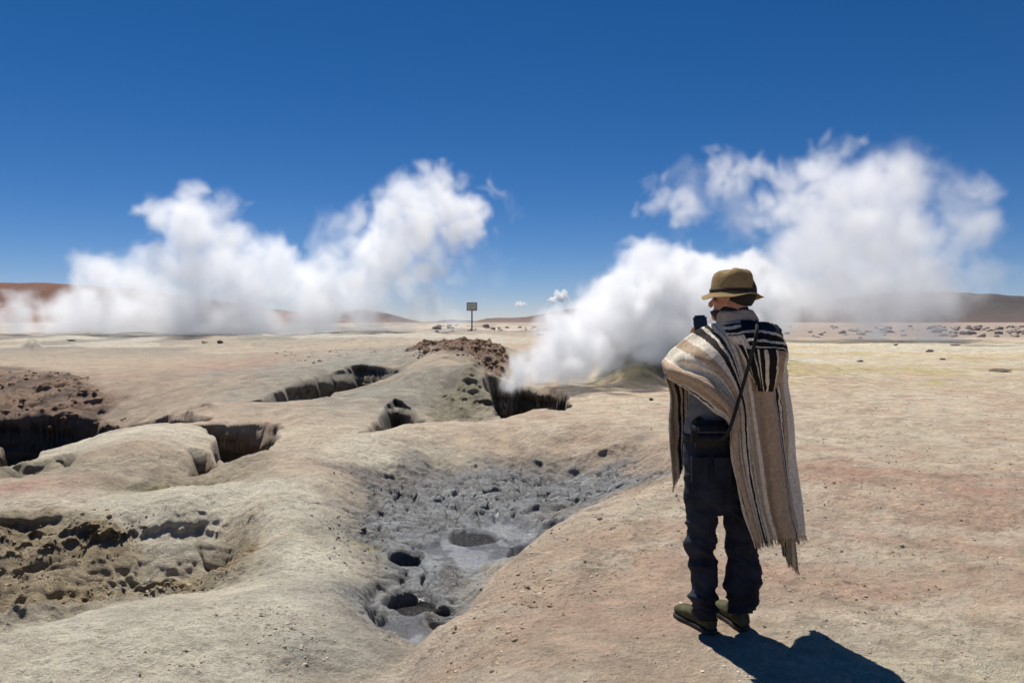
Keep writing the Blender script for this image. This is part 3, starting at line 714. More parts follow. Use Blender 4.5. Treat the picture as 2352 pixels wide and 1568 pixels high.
vapour('steam', 'broad white steam bank rising along the left skyline', 'steam', LEFT, lambda x, y: 68, 3.5, .14, .50, 2.0, .22, .42)
vapour('steam', 'white steam pouring out of the dark hole beside the man', 'steam', NEAR, lambda x, y: float(np.interp(x, [1170, 1400, 1600, 1760], [16.4, 19.5, 24, 29])), 1.3, .05, 3.4, .46, .85, .42)
vapour('steam', 'tall curling steam cloud beyond the yellow plain on the right', 'steam', FAR, lambda x, y: 61, 3.5, .13, .32, 1.8, .22, .45)
vapour('cloud', 'small white cloud low over the long hill', 'cloud', [(1268, 688, 8, 0), (1280, 676, 9, 0), (1295, 680, 9, 0), (1286, 683, 8, 0)], lambda x, y: 9500, 30, 6, .06, 12, .02, .5)
vapour('cloud', 'tiny flat white cloud between the sign and the larger cloud', 'cloud', [(1190, 699, 6, 0), (1200, 697, 7, 0), (1208, 700, 5, 1)], lambda x, y: 9800, 30, 6, .05, 10, .02, .5)

# ------------------------------------------------------------------ boulders, rocks, gravel
def rock_mesh(seed, sub=3, flat=.65, rug=.35):
    bm = bmesh.new()
    bmesh.ops.create_icosphere(bm, subdivisions=sub, radius=1)
    r_ = random.Random(seed)
    pl = [(Vector((r_.gauss(0, 1), r_.gauss(0, 1), r_.gauss(0, 1))).normalized(), r_.uniform(.55, .95)) for _ in range(11)]
    co = np.array([v.co for v in bm.verts])
    nn = fbm(co[:, 0] * 1.7 + seed * 3.1 + co[:, 2], co[:, 1] * 1.7 - co[:, 2] * 1.3, 4, seed)
    for v, q in zip(bm.verts, nn):
        p = v.co.copy()
        for n, d in pl:
            e = p.dot(n) - d
            if e > 0: p -= n * e * .9
        p *= 1 + q * rug
        v.co = (p.x, p.y, p.z * flat)
    me = bpy.data.meshes.new('boulder')
    bm.to_mesh(me); bm.free()
    me.polygons.foreach_set('use_smooth', [True] * len(me.polygons))
    return me
def rock_mat(name, c1, c2):
    m, nt, b = new_mat(name, .95, spec=.2)
    v = objco(nt)
    nt.links.new(ramp(nt, nz(nt, 2.5, 8, .65, v, .4), [(.3, c2), (.5, c1), (.75, tuple(min(1, x * 1.25) for x in c1))]), b.inputs['Base Color'])
    bump(nt, b, nz(nt, 7, 6, .65, v), .8, .12)
    return m
m_pale = rock_mat('pale_rock', (.42, .37, .32), (.24, .18, .16))
m_pink = rock_mat('pinkish_rock', (.34, .27, .24), (.17, .12, .11))
m_dark = rock_mat('dark_rock', (.16, .125, .10), (.08, .06, .05))
protos = []
for k in range(9):
    me = rock_mesh(k + 1, 3, random.uniform(.5, .75))
    me.materials.append((m_pale, m_pink, m_pale)[k % 3])
    protos.append(me)
def boulder(px, Y, rad, label, group, me, name='boulder', sq=1.0, sink=.25):
    x = (px - CX) * Y / FPX
    o = bpy.data.objects.new(name, me); COL.objects.link(o)
    o.location = (x, Y, ground_z(x, Y) + rad * sq * (.5 - sink))
    o.scale = (rad * random.uniform(.85, 1.25), rad * random.uniform(.8, 1.2), rad * sq * random.uniform(.8, 1.15))
    o.rotation_euler = (random.uniform(-.2, .2), random.uniform(-.2, .2), random.uniform(0, 6.3))
    return tag(o, label, 'rock', group)
for k in range(135):
    t = random.random() ** .8
    Y = 68 + t * 48
    px = random.choice((random.uniform(2140, 2460), random.uniform(2140, 2380), random.uniform(1800, 2150)))
    boulder(px, Y, random.choice((.16, .22, .3, .42, .6)) * random.uniform(.7, 1.15), 'weathered boulder in the rubble band below the grey hill', 'boulders in the rubble band below the grey hill', random.choice(protos))
for k in range(55):
    Y = 72 + random.random() * 45
    boulder(random.uniform(1000, 1330), Y, random.choice((.16, .24, .36, .5)) * random.uniform(.7, 1.15), 'low pale boulder in the rubble behind the signboard', 'boulders in the rubble behind the signboard', random.choice(protos))
def lone(px, py, rpx, label, mat, sq=1.0, seed=3, name='rock'):
    x, y, z = on_ground(px, py)
    me = rock_mesh(seed + 40, 3, .7); me.materials.append(mat)
    boulder(px, y, rpx * y / FPX, label, None, me, name, sq, .2)
lone(1495, 919, 6.5, 'small brown stone alone on the pale flat left of the man', m_dark, 1, 1)
lone(2135, 808, 10, 'low dark rock on the yellow flat, nearest to the foot of the right steam', m_dark, .6, 2)
lone(2058, 793, 5, 'tiny pinkish stone on the yellow crest under the right steam', m_pink, 1, 3)
lone(2166, 826, 6, 'tiny dark stone on the yellow flat just below the low dark rock', m_dark, .7, 4)
lone(2290, 853, 26, 'long flat dark rock at the right edge of the yellow flat', m_dark, .22, 5)
lone(2195, 793, 12, 'low grey rock on the yellow crest below the boulder band', m_pale, .45, 6)
lone(1975, 830, 8, 'flat greyish stone on the yellow flat close to the man', m_dark, .4, 7)
lone(1240, 770, 12, 'low dark rock on the far flat right of the signboard', m_dark, .5, 8)
lone(505, 788, 9, 'small grey lump on the dune crest under the left steam', m_dark, .9, 9)
lone(470, 787, 8, 'small grey lump left of its twin on the dune crest', m_pale, .6, 10)
lone(165, 783, 14, 'low grey mound of stone on the far dune crest at the left', m_pale, .4, 11)
for k, (px, py, r) in enumerate(((1700 - 120, 1350, 4), (1225, 1420, 5), (1290, 1350, 4), (1150, 1500, 6))):
    pass

def bulk_z(x, y):
    r = np.hypot(x, y); t = np.arctan2(x, y)
    i = np.clip(np.searchsorted(RR, r), 1, NR - 1); j = np.clip(np.searchsorted(TH_F, t), 1, 1059)
    a = (r - RR[i - 1]) / (RR[i] - RR[i - 1]); b = np.clip((t - TH_F[j - 1]) / (TH_F[j] - TH_F[j - 1]), 0, 1)
    return (Z[i - 1, j - 1] * (1 - b) + Z[i - 1, j] * b) * (1 - a) + (Z[i, j - 1] * (1 - b) + Z[i, j] * b) * a
def scatter(name, n, rmin, rmax, a0, a1, smin, smax, cols, keep, seed):
    rg = np.random.default_rng(seed)
    ang = np.radians(rg.uniform(a0, a1, n)); r = np.exp(rg.uniform(math.log(rmin), math.log(rmax), n))
    x, y = r * np.sin(ang), r * np.cos(ang)
    k = keep(x, y, rg); x, y = x[k], y[k]; n = len(x)
    z = bulk_z(x, y)
    size = smin * (smax / smin) ** (rg.random(n) ** 2.6) * np.clip(np.hypot(x, y) / 4, .8, 1.8)
    bm = bmesh.new(); bmesh.ops.create_icosphere(bm, subdivisions=1, radius=1)
    bv = np.array([v.co for v in bm.verts]); bf = np.array([[v.index for v in f.verts] for f in bm.faces]); bm.free()
    sc = rg.uniform(.6, 1.3, (n, 1, 3)) * size[:, None, None]; sc[..., 2] *= .65
    jit = 1 + rg.normal(0, .22, (n, len(bv), 1))
    rot = rg.uniform(0, 6.28, n); c_, s_ = np.cos(rot)[:, None], np.sin(rot)[:, None]
    p = bv[None] * jit * sc
    q = np.stack([p[..., 0] * c_ - p[..., 1] * s_ + x[:, None], p[..., 0] * s_ + p[..., 1] * c_ + y[:, None], p[..., 2] + (z + size * .05)[:, None]], -1)
    f = (bf[None] + (np.arange(n) * len(bv))[:, None, None]).reshape(-1, 3)
    me = bpy.data.meshes.new(name)
    me.from_pydata(q.reshape(-1, 3).tolist(), [], f.tolist())
    at = me.attributes.new('stone', 'FLOAT_COLOR', 'POINT')
    cc = np.array(cols)[rg.integers(0, len(cols), n)] * rg.uniform(.7, 1.25, (n, 1))
    at.data.foreach_set('color', np.concatenate([np.repeat(cc, len(bv), 0), np.ones((n * len(bv), 1))], 1).astype(np.float32).ravel())
    o = bpy.data.objects.new(name, me); COL.objects.link(o)
    m, nt, b = new_mat(name + '_stone', .95, spec=.2)
    a = nt.nodes.new('ShaderNodeAttribute'); a.attribute_name = 'stone'
    nt.links.new(a.outputs['Color'], b.inputs['Base Color'])
    me.materials.append(m)
    return tag(o, kind='stuff')
scatter('gravel', 14000, 2.3, 22, -4, 36, .0014, .0105, [(.26, .19, .14), (.38, .26, .20), (.17, .13, .10), (.46, .38, .29), (.36, .29, .22), (.50, .44, .35)],
        lambda x, y, rg: (poly_sd(pit_poly, x, y) < -.25) & (fbm(x * .9, y * .9, 3, 301) + rg.uniform(-.3, .3, len(x)) > -.12) & (x > -.25 + (y - 4) * .2), 5)
def region(*pts): return [wp(*p) for p in pts]
def rubble(regs, seed):
    rg = np.random.default_rng(seed); xs, ys, sz, cl = [], [], [], []
    for poly, n, a, b_, cols in regs:
        P_ = np.array(poly); lo, hi = P_.min(0), P_.max(0)
        x, y = rg.uniform(lo[0], hi[0], n * 3), rg.uniform(lo[1], hi[1], n * 3)
        k = (poly_sd(poly, x, y) + rg.normal(0, .12, len(x)) > 0) & (fbm(x * 1.6, y * 1.6, 3, 311) + rg.uniform(-.25, .25, len(x)) > -.08)
        x, y = x[k][:n], y[k][:n]
        xs.append(x); ys.append(y); sz.append(a * (b_ / a) ** (rg.random(len(x)) ** 2.2)); cl.append(np.array(cols)[rg.integers(0, len(cols), len(x))])
    x, y, size, col = map(np.concatenate, (xs, ys, sz, cl)); n = len(x)
    bm = bmesh.new(); bmesh.ops.create_icosphere(bm, subdivisions=2, radius=1)
    bv = np.array([v.co for v in bm.verts]); bf = np.array([[v.index for v in f.verts] for f in bm.faces]); bm.free()
    z = bulk_z(x, y)
    sc = rg.uniform(.65, 1.3, (n, 1, 3)) * size[:, None, None]; sc[..., 2] *= .7
    ph = rg.uniform(0, 50, (n, 1))
    jit = 1 + 1.3 * fbm(bv[None, :, 0] * 1.2 + ph + bv[None, :, 2], bv[None, :, 1] * 1.2 + ph * .7 - bv[None, :, 2] * .8, 2, 321)
    p = bv[None] * jit[..., None] * sc
    rot = rg.uniform(0, 6.28, n); c_, s_ = np.cos(rot)[:, None], np.sin(rot)[:, None]
    q = np.stack([p[..., 0] * c_ - p[..., 1] * s_ + x[:, None], p[..., 0] * s_ + p[..., 1] * c_ + y[:, None], p[..., 2] + (z - size * .22)[:, None]], -1)
    f = (bf[None] + (np.arange(n) * len(bv))[:, None, None]).reshape(-1, 3)
    me = bpy.data.meshes.new('clods')
    me.from_pydata(q.reshape(-1, 3).tolist(), [], f.tolist())
    me.polygons.foreach_set('use_smooth', np.ones(len(f), bool))
    at = me.attributes.new('stone', 'FLOAT_COLOR', 'POINT')
    cc = col * rg.uniform(.75, 1.25, (n, 1))
    at.data.foreach_set('color', np.concatenate([np.repeat(cc, len(bv), 0), np.ones((n * len(bv), 1))], 1).astype(np.float32).ravel())
    o = bpy.data.objects.new('clods', me); COL.objects.link(o)
    m, nt, b = new_mat('clod_soil', .95, spec=.2)
    a = nt.nodes.new('ShaderNodeAttribute'); a.attribute_name = 'stone'
    nt.links.new(a.outputs['Color'], b.inputs['Base Color'])
    bump(nt, b, nz(nt, 60, 4, .6, objco(nt)), .8, .02)
    me.materials.append(m)
    return tag(o, kind='stuff')
OCH = [(.33, .26, .155), (.26, .205, .12), (.38, .32, .21), (.22, .17, .10)]
PAL = [(.48, .43, .32), (.42, .36, .26), (.36, .30, .22)]
BRO = [(.19, .115, .075), (.13, .085, .06), (.25, .17, .12)]
MUDC = [(.19, .195, .20), (.15, .155, .16), (.26, .27, .275)]
rubble([(region((215, 1300, -.4), (330, 1270, -.4), (450, 1290, -.45), (560, 1320, -.35), (540, 1345, -.3), (300, 1390, -.3), (200, 1410, -.35)), 1300, .004, .018, OCH),
        (region((-80, 1270, -.35), (120, 1250, -.33), (200, 1290, -.38), (150, 1400, -.42), (0, 1480, -.3), (-80, 1480, -.3)), 700, .004, .018, OCH),
        (region((-80, 1190, -.2), (250, 1200, -.25), (430, 1190, -.24), (560, 1200, -.2), (540, 1250, -.3), (200, 1260, -.3), (-80, 1250, -.3)), 350, .004, .02, OCH),
        (region((480, 1410, -.16), (640, 1395, -.18), (770, 1460, -.25), (720, 1540, -.22), (540, 1500, -.15)), 320, .003, .013, PAL),
        (region((150, 1500, -.1), (500, 1470, -.13), (640, 1568, -.18), (100, 1640, -.1)), 260, .003, .014, PAL),
        (region((1010, 1450, -.15), (1180, 1300, -.09), (1400, 1290, -.03), (1250, 1500, -.05), (1050, 1600, -.1)), 420, .003, .017, [(.48, .36, .25), (.38, .28, .19), (.30, .22, .15)]),
        (region((-80, 850, .05), (120, 850, .05), (280, 895, -.04), (300, 930, -.15), (-80, 925, -.3)), 500, .02, .10, BRO),
        (region((945, 826, .46), (975, 803, .7), (1060, 801, .74), (1160, 806, .7), (1150, 865, .15), (1080, 850, .3)), 700, .02, .11, BRO),
        (region((640, 800, .4), (900, 798, .45), (930, 822, .42), (820, 822, .42), (720, 836, .33)), 260, .015, .08, [(.20, .20, .17), (.34, .33, .28)]),
        (region((740, 1120, -.2), (850, 1100, -.24), (900, 1200, -.42), (820, 1330, -.42), (740, 1300, -.3)), 300, .004, .022, [(.30, .275, .22), (.20, .19, .165), (.38, .35, .28)]),
        (region((900, 1130, -.38), (1400, 1085, -.36), (1250, 1270, -.5), (1020, 1450, -.6), (880, 1400, -.55)), 700, .003, .014, MUDC)], 77)

# ------------------------------------------------------------------ signboard
def box_bm(bm, x0, x1, y0, y1, z0, z1, bev=0.0):
    r = bmesh.ops.create_cube(bm, size=1)
    for v in r['verts']:
        v.co = ((x0 + x1) / 2 + v.co.x * (x1 - x0), (y0 + y1) / 2 + v.co.y * (y1 - y0), (z0 + z1) / 2 + v.co.z * (z1 - z0))
    if bev:
        ed = list({e for v in r['verts'] for e in v.link_edges})
        bmesh.ops.bevel(bm, geom=ed, offset=bev, segments=2, affect='EDGES')
def bm_obj(name, bm, mat, parent=None, smooth=False):
    me = bpy.data.meshes.new(name); bm.to_mesh(me); bm.free()
    if smooth: me.polygons.foreach_set('use_smooth', [True] * len(me.polygons))
    if mat: me.materials.append(mat)
    o = bpy.data.objects.new(name, me); COL.objects.link(o)
    if parent: o.parent = parent
    return o
sy = 62.0; sx = (1084 - CX) * sy / FPX; sz = ground_z(sx, sy)
sign = tag(empty('signboard', (sx, sy, sz)), 'small weathered board on a thin dark post on the far flat', 'sign')
ztop = ZC - (696 - HY) * sy / FPX - sz
m_post, nt, b = new_mat('post_wood', .85); v = objco(nt)
nt.links.new(ramp(nt, nz(nt, 9, 5, .6, v), [(.3, (.07, .065, .065)), (.7, (.14, .12, .11))]), b.inputs['Base Color'])
m_board, nt, b = new_mat('board_paint', .8); v = objco(nt)
nt.links.new(ramp(nt, nz(nt, 6, 6, .7, v, .5), [(.35, (.42, .39, .30)), (.5, (.70, .66, .52)), (.72, (.78, .74, .6))]), b.inputs['Base Color'])
bm = bmesh.new(); box_bm(bm, -.05, .05, -.05, .05, -.3, ztop - .05, .012); bm_obj('post', bm, m_post, sign)
bm = bmesh.new(); box_bm(bm, -.38, .38, -.085, -.055, ztop - .54, ztop, .008); brd = bm_obj('board', bm, m_board, sign)
bm = bmesh.new()
for a in ((-.41, .41, ztop, ztop + .05), (-.41, .41, ztop - .59, ztop - .54), (-.41, -.38, ztop - .54, ztop), (.38, .41, ztop - .54, ztop)):
    box_bm(bm, a[0], a[1], -.10, -.05, a[2], a[3], .006)
bm_obj('frame', bm, m_post, brd)
#--MAN--
# ------------------------------------------------------------------ the man
MY = 3.9
ORG = Vector(((1655 - CX) * MY / FPX, MY, 0.0))
def P(px, py, ly=0.0):
    """where the picture shows px, py, at ly metres beyond the man's middle; in the man's own coordinates"""
    return Vector(W(px, py, MY + ly)) - ORG

def crom(p0, p1, p2, p3, t):
    return .5 * ((2 * p1) + (-p0 + p2) * t + (2 * p0 - 5 * p1 + 4 * p2 - p3) * t * t + (-p0 + 3 * p1 - 3 * p2 + p3) * t ** 3)
def spline(A, n):
    """Catmull-Rom along axis 0, n samples a span"""
    A = np.asarray(A, float); m = len(A); out = []
    g = lambda k: A[k] if 0 <= k < m else (2 * A[0] - A[1] if k < 0 else 2 * A[-1] - A[-2])
    for k in range(m - 1):
        for q in range(n): out.append(crom(g(k - 1), A[k], A[k + 1], g(k + 2), q / n))
    out.append(A[-1])
    return np.array(out)

def tube_bm(bm, pts, rad, seg=12, smoothing=4, flat=None, caps=True):
    """a closed tapering tube through pts; rad is one radius a point, or (across, thick) with flat as the thin direction"""
    pts = [Vector(p) for p in pts]
    rad = [(r, r) if not isinstance(r, tuple) else r for r in rad]
    if smoothing > 1 and len(pts) > 2:
        S = spline([[*p, *r] for p, r in zip(pts, rad)], smoothing)
    else:
        S = np.array([[*p, *r] for p, r in zip(pts, rad)])
    C = [Vector(q[:3]) for q in S]; n = len(C); rings = []
    up = Vector(flat) if flat else Vector((0, -1, 0.13))
    for k in range(n):
        t = (C[min(k + 1, n - 1)] - C[max(k - 1, 0)]).normalized()
        a = t.cross(up)
        if a.length < 1e-3: a = t.cross(Vector((1, 0, 0)))
        a.normalize(); b_ = a.cross(t).normalized()
        rings.append([bm.verts.new(C[k] + a * S[k][3] * math.cos(2 * math.pi * i / seg) + b_ * S[k][4] * math.sin(2 * math.pi * i / seg)) for i in range(seg)])
    for k in range(n - 1):
        for i in range(seg):
            j = (i + 1) % seg
            bm.faces.new((rings[k][i], rings[k][j], rings[k + 1][j], rings[k + 1][i]))
    if caps:
        bm.faces.new(rings[0][::-1]); bm.faces.new(rings[-1])
def rings_bm(bm, rings, seg=24, caps=True, sub=3):
    """a lofted solid through flat ellipses (centre, half width, half depth)"""
    S = spline([[*c, a, d] for c, a, d in rings], sub); R_ = []
    for q in S:
        R_.append([bm.verts.new((q[0] + q[3] * math.cos(2 * math.pi * i / seg), q[1] + q[4] * math.sin(2 * math.pi * i / seg), q[2])) for i in range(seg)])
    for k in range(len(R_) - 1):
        for i in range(seg):
            j = (i + 1) % seg
            bm.faces.new((R_[k][i], R_[k][j], R_[k + 1][j], R_[k + 1][i]))
    if caps:
        bm.faces.new(R_[0][::-1]); bm.faces.new(R_[-1])
def ball_bm(bm, c, r, rot=None, sub=3):
    q = bmesh.ops.create_icosphere(bm, subdivisions=sub, radius=1)
    M = rot or Matrix.Identity(3)
    for v in q['verts']: v.co = Vector(c) + M @ Vector((v.co.x * r[0], v.co.y * r[1], v.co.z * r[2]))
def fuse(name, bm, voxel, mat, parent=None, smooth=4, fn=None):
    """melt overlapping closed solids into one continuous skin"""
    bmesh.ops.recalc_face_normals(bm, faces=bm.faces)
    me = bpy.data.meshes.new(name + '_raw'); bm.to_mesh(me); bm.free()
    o = bpy.data.objects.new(name, me); COL.objects.link(o)
    md = o.modifiers.new('melt', 'REMESH'); md.mode = 'VOXEL'; md.voxel_size = voxel; md.use_smooth_shade = True
    if smooth:
        ms = o.modifiers.new('smooth', 'SMOOTH'); ms.iterations = smooth; ms.factor = .5
    dg = bpy.context.evaluated_depsgraph_get()
    fin = bpy.data.meshes.new_from_object(o.evaluated_get(dg))
    fin.name = name
    o.modifiers.clear(); o.data = fin; bpy.data.meshes.remove(me)
    if fn:
        n = len(fin.vertices); co = np.empty(n * 3); no = np.empty(n * 3)
        fin.vertices.foreach_get('co', co); fin.vertices.foreach_get('normal', no)
        co, no = co.reshape(-1, 3), no.reshape(-1, 3)
        fin.vertices.foreach_set('co', (co + no * fn(co, no)[:, None]).ravel())
    fin.update()
    fin.polygons.foreach_set('use_smooth', [True] * len(fin.polygons))
    fin.materials.clear(); fin.materials.append(mat)
    if parent: o.parent = parent
    return o

m_skin, nt, b = new_mat('skin', .6); v = objco(nt)
nt.links.new(mixc(nt, maprange(nt, nz(nt, 30, 4, .6, v), .4, .65, 0, 1), (.42, .20, .135), (.52, .28, .20)), b.inputs['Base Color'])
b.inputs['Subsurface Weight'].default_value = .08; b.inputs['Subsurface Radius'].default_value = (.01, .004, .002)

# --- body: one continuous skin from head to feet
YAW = R(50)
hd = Vector((-math.sin(YAW), math.cos(YAW), -.04)); hl = Vector((-math.cos(YAW), -math.sin(YAW), 0)); hu = Vector((0, 0, 1))
HC = P(1682, 684, .02)
def H(f, l, u): return HC + hd * f + hl * l + hu * u
HM = Matrix((( -hl.x, hd.x, 0), (-hl.y, hd.y, 0), (0, 0, 1)))
bm = bmesh.new()
ball_bm(bm, H(-.012, 0, .025), (.076, .098, .092), HM)           # skull
ball_bm(bm, H(.022, 0, -.035), (.062, .072, .075), HM)          # face
tube_bm(bm, [H(.05, .04, -.06), H(.078, .022, -.085), H(.088, 0, -.092), H(.078, -.022, -.085), H(.05, -.04, -.06)], [.022, .02, .02, .02, .022])   # jaw
tube_bm(bm, [H(.088, 0, .012), H(.102, 0, -.008), H(.116, 0, -.028), H(.106, 0, -.036)], [.009, .010, .013, .009])   # nose
for s in (-1, 1):
    tube_bm(bm, [H(.082, .012 * s, .022), H(.080, .035 * s, .026), H(.066, .055 * s, .018)], [.009, .010, .008])      # brow
    ball_bm(bm, H(.062, .046 * s, -.022), (.022, .022, .020), HM, 2)                                                   # cheek
    tube_bm(bm, [H(.0, .074 * s, .020), H(-.010, .084 * s, .028), H(-.022, .088 * s, .012), H(-.016, .086 * s, -.012), H(-.003, .078 * s, -.030), H(.003, .072 * s, -.020)], [.007, .008, .008, .008, .007, .005])   # ear
    ball_bm(bm, H(-.006, .077 * s, .0), (.006, .014, .026), HM, 2)
tube_bm(bm, [H(.086, .022, -.060), H(.096, 0, -.058), H(.086, -.022, -.060)], [.006, .008, .006])   # upper lip
tube_bm(bm, [H(.083, .018, -.070), H(.093, 0, -.071), H(.083, -.018, -.070)], [.006, .008, .006])   # lower lip
rings_bm(bm, [(P(1690, 760, -.0), .075, .07), (P(1689, 730, .0), .060, .062), (P(1686, 700, .005), .056, .06), (P(1684, 680, .01), .05, .055)])   # neck
rings_bm(bm, [(P(1648, 1040, 0), .13, .10), (P(1650, 980, 0), .125, .095), (P(1662, 900, 0), .14, .10), (P(1680, 820, 0), .15, .10), (P(1690, 785, .0), .12, .08), (P(1690, 745, 0), .07, .06)])   # trunk
LSH, LEL, LWR = P(1630, 800, .02), P(1550, 850, .17), P(1584, 785, .345)
RSH, REL, RWR = P(1762, 788, .0), P(1765, 885, .19), P(1652, 812, .34)
tube_bm(bm, [LSH, (LSH + LEL) / 2, LEL, (LEL + LWR) / 2, LWR], [.048, .042, .040, .036, .027])
tube_bm(bm, [RSH, (RSH + REL) / 2, REL, (REL + RWR) / 2, RWR], [.055, .048, .042, .038, .027])
for hx, kx, ax, ky, ay, s in ((1622, 1612, 1617, 1228, 1400, -1), (1685, 1702, 1698, 1222, 1390, 1)):
    tube_bm(bm, [P(hx, 1030, 0), P(hx, 1110, 0), P(kx, ky, .02), P(kx, 1290, -.0), P(ax, ay, .02)], [.09, .08, .055, .056, .036])
PH = P(1610, 757, .375)                                             # middle of the phone
# left hand: palm behind the phone's lower half, thumb up its left edge, four fingers round the right edge
palm = PH + Vector((-.006, .024, -.052))
ball_bm(bm, palm, (.040, .013, .045), None, 3)
tube_bm(bm, [LWR, (LWR + palm) / 2 + Vector((0, .004, -.005)), palm], [.027, .026, .028])
tube_bm(bm, [palm + Vector((-.034, -.002, -.030)), PH + Vector((-.050, .004, -.045)), PH + Vector((-.048, -.008, -.012)), PH + Vector((-.042, -.011, .014))], [.014, .0115, .0105, .008])
for k, (h0, ln) in enumerate(((.002, .0), (-.020, .004), (-.042, .001), (-.062, -.008))):
    tube_bm(bm, [palm + Vector((.020, .002, h0 + .046)), PH + Vector((.030 + ln * .3, .019, h0 + .004)), PH + Vector((.047, .010, h0 + .010)), PH + Vector((.046, -.006, h0 + .012)), PH + Vector((.034 - ln, -.010, h0 + .013))], [.0095, .009, .0085, .008, .0065], 10, 3)
# right hand: steadies the phone from below
rp = PH + Vector((.030, .004, -.100))
ball_bm(bm, rp, (.032, .016, .034), None, 3)
tube_bm(bm, [RWR, (RWR + rp) / 2, rp], [.027, .025, .026])
for k, (dx, dz) in enumerate(((-.012, .050), (-.030, .044), (-.046, .034), (-.058, .020))):
    tube_bm(bm, [rp + Vector((-.01, .010, .012 - k * .012)), rp + Vector((dx * .6, .022, dz * .6)), rp + Vector((dx, .018, dz))], [.0095, .0088, .007], 10, 3)
tube_bm(bm, [rp + Vector((.012, -.008, .010)), rp + Vector((.010, -.018, .032)), rp + Vector((-.004, -.018, .050))], [.0125, .0105, .008], 10, 3)
man = fuse('person', bm, .0045, m_skin, None, 3)
man.location = ORG
tag(man, 'man seen from behind in striped woollen poncho and olive bucket hat, filming', 'person')
m_eye, nt, b = new_mat('eye', .2, (.05, .04, .035))
for s in (-1, 1):
    bm = bmesh.new(); ball_bm(bm, H(.072, .032 * s, .005), (.012, .012, .012), None, 2)
    bm_obj('eye', bm, m_eye, man, True)

# --- hair and beard
m_hair, nt, b = new_mat('hair', .7); v = objco(nt)
nt.links.new(ramp(nt, nz(nt, 90, 3, .6, v), [(.35, (.006, .005, .005)), (.7, (.018, .014, .012))]), b.inputs['Base Color'])
bump(nt, b, nz(nt, 220, 3, .6, v), .6, .01)
def shell(name, az0, az1, el0, el1, r, c, mat, thick=.012, lowfn=None, nA=40, nE=22, off=0.0):
    v_, f_ = [], []
    for side in (0, 1):
        for i in range(nE + 1):
            for j in range(nA + 1):
                t = i / nE; az = az0 + (az1 - az0) * j / nA
                e0 = el0 + (lowfn(j / nA) if lowfn else 0)
                el = e0 + (el1 - e0) * t
                k = 1 + (thick / .09 if side == 0 else -.03)
                k *= 1 + .02 * math.sin(j * 2.1 + i * 1.3) * (side == 0)
                v_.append(c + (hd * (r[1] * math.cos(az) * math.cos(el)) + hl * (r[0] * math.sin(az) * math.cos(el)) + hu * (r[2] * math.sin(el))) * k)
    m_ = nA + 1; q = (nE + 1) * m_
    for i in range(nE):
        for j in range(nA):
            a = i * m_ + j
            f_.append((a, a + 1, a + m_ + 1, a + m_)); f_.append((q + a, q + a + m_, q + a + m_ + 1, q + a + 1))
    for j in range(nA): f_.append((j, q + j, q + j + 1, j + 1)); a = nE * m_ + j; f_.append((a, a + 1, q + a + 1, q + a))
    for i in range(nE): a = i * m_; f_.append((a, a + m_, q + a + m_, q + a)); a += nA; f_.append((a, q + a, q + a + m_, a + m_))
    return mesh_obj(name, v_, f_, mat, man)
shell('hair', R(86), R(274), R(-44), R(60), (.078, .1, .094), H(-.012, 0, .025), m_hair, .007, lambda t: R(30) * (abs(t - .5) * 2) ** 3)
shell('beard', R(-84), R(84), R(-80), R(-6), (.063, .073, .070), H(.030, 0, -.052), m_hair, .009, lambda t: 0, 30, 10)

# --- hat
m_hat, nt, b = new_mat('hat_cotton', .9, spec=.15); v = objco(nt)
nt.links.new(mixc(nt, maprange(nt, nz(nt, 16, 6, .6, v), .35, .7, 0, 1), (.24, .17, .075), (.36, .27, .135)), b.inputs['Base Color'])
bump(nt, b, mth(nt, 'ADD', nz(nt, 26, 5, .6, v, .6), mth(nt, 'MULTIPLY', nz(nt, 260, 2, .5, v), .3)), .6, .02)
hat_c = P(1682, 676, .0)
def hat_pt(r, z, a, sag=0.0):
    cx_, cy_ = r * .96 * math.sin(a), r * 1.06 * math.cos(a)
    p = hat_c + Vector((cx_ * math.cos(YAW) - cy_ * math.sin(YAW) * 1, cx_ * math.sin(YAW) + cy_ * math.cos(YAW), z))
    return p
prof = [(.001, .117), (.045, .1165), (.068, .112), (.083, .102), (.091, .086), (.0955, .062), (.099, .036), (.1015, .018), (.103, .009), (.112, .004), (.126, -.004), (.140, -.011), (.1425, -.0135), (.141, -.015), (.126, -.008), (.112, -.001), (.1005, .004), (.097, .030), (.09, .08), (.06, .105), (.001, .11)]
SEG = 72
hv, hf = [], []
for i, (r, z) in enumerate(prof):
    for k in range(SEG):
        a = 2 * math.pi * k / SEG
        brim = max(0, (r - .103) / .04)
        w_ = 1 + .025 * math.sin(3 * a + 1) * brim + .012 * math.sin(7 * a)
        dz = brim * (.010 * math.sin(2 * a + .6) + .005 * math.sin(5 * a + 2)) + (.006 * math.sin(2 * a + 1) + .004 * math.sin(5 * a)) * (z > .08)
        dz += (z > .1) * .006 * math.cos(a * 1 + 2)
        hv.append(hat_pt(r * w_, z + dz, a))
for i in range(len(prof) - 1):
    for k in range(SEG):
        k2 = (k + 1) % SEG
        hf.append((i * SEG + k, i * SEG + k2, (i + 1) * SEG + k2, (i + 1) * SEG + k))
hat = mesh_obj('hat', hv, hf, m_hat, man)
m_band, nt, b = new_mat('hat_band_cloth', .9, (.03, .022, .012))
bv, bf = [], []
for i, (r, z) in enumerate(((.1035, .010), (.1055, .012), (.1045, .026), (.1015, .028))):
    for k in range(SEG):
        a = 2 * math.pi * k / SEG; bv.append(hat_pt(r * (1 + .012 * math.sin(7 * a)), z, a))
for i in range(3):
    for k in range(SEG):
        k2 = (k + 1) % SEG; bf.append((i * SEG + k, i * SEG + k2, (i + 1) * SEG + k2, (i + 1) * SEG + k))
mesh_obj('hat_band', bv, bf, m_band, hat)

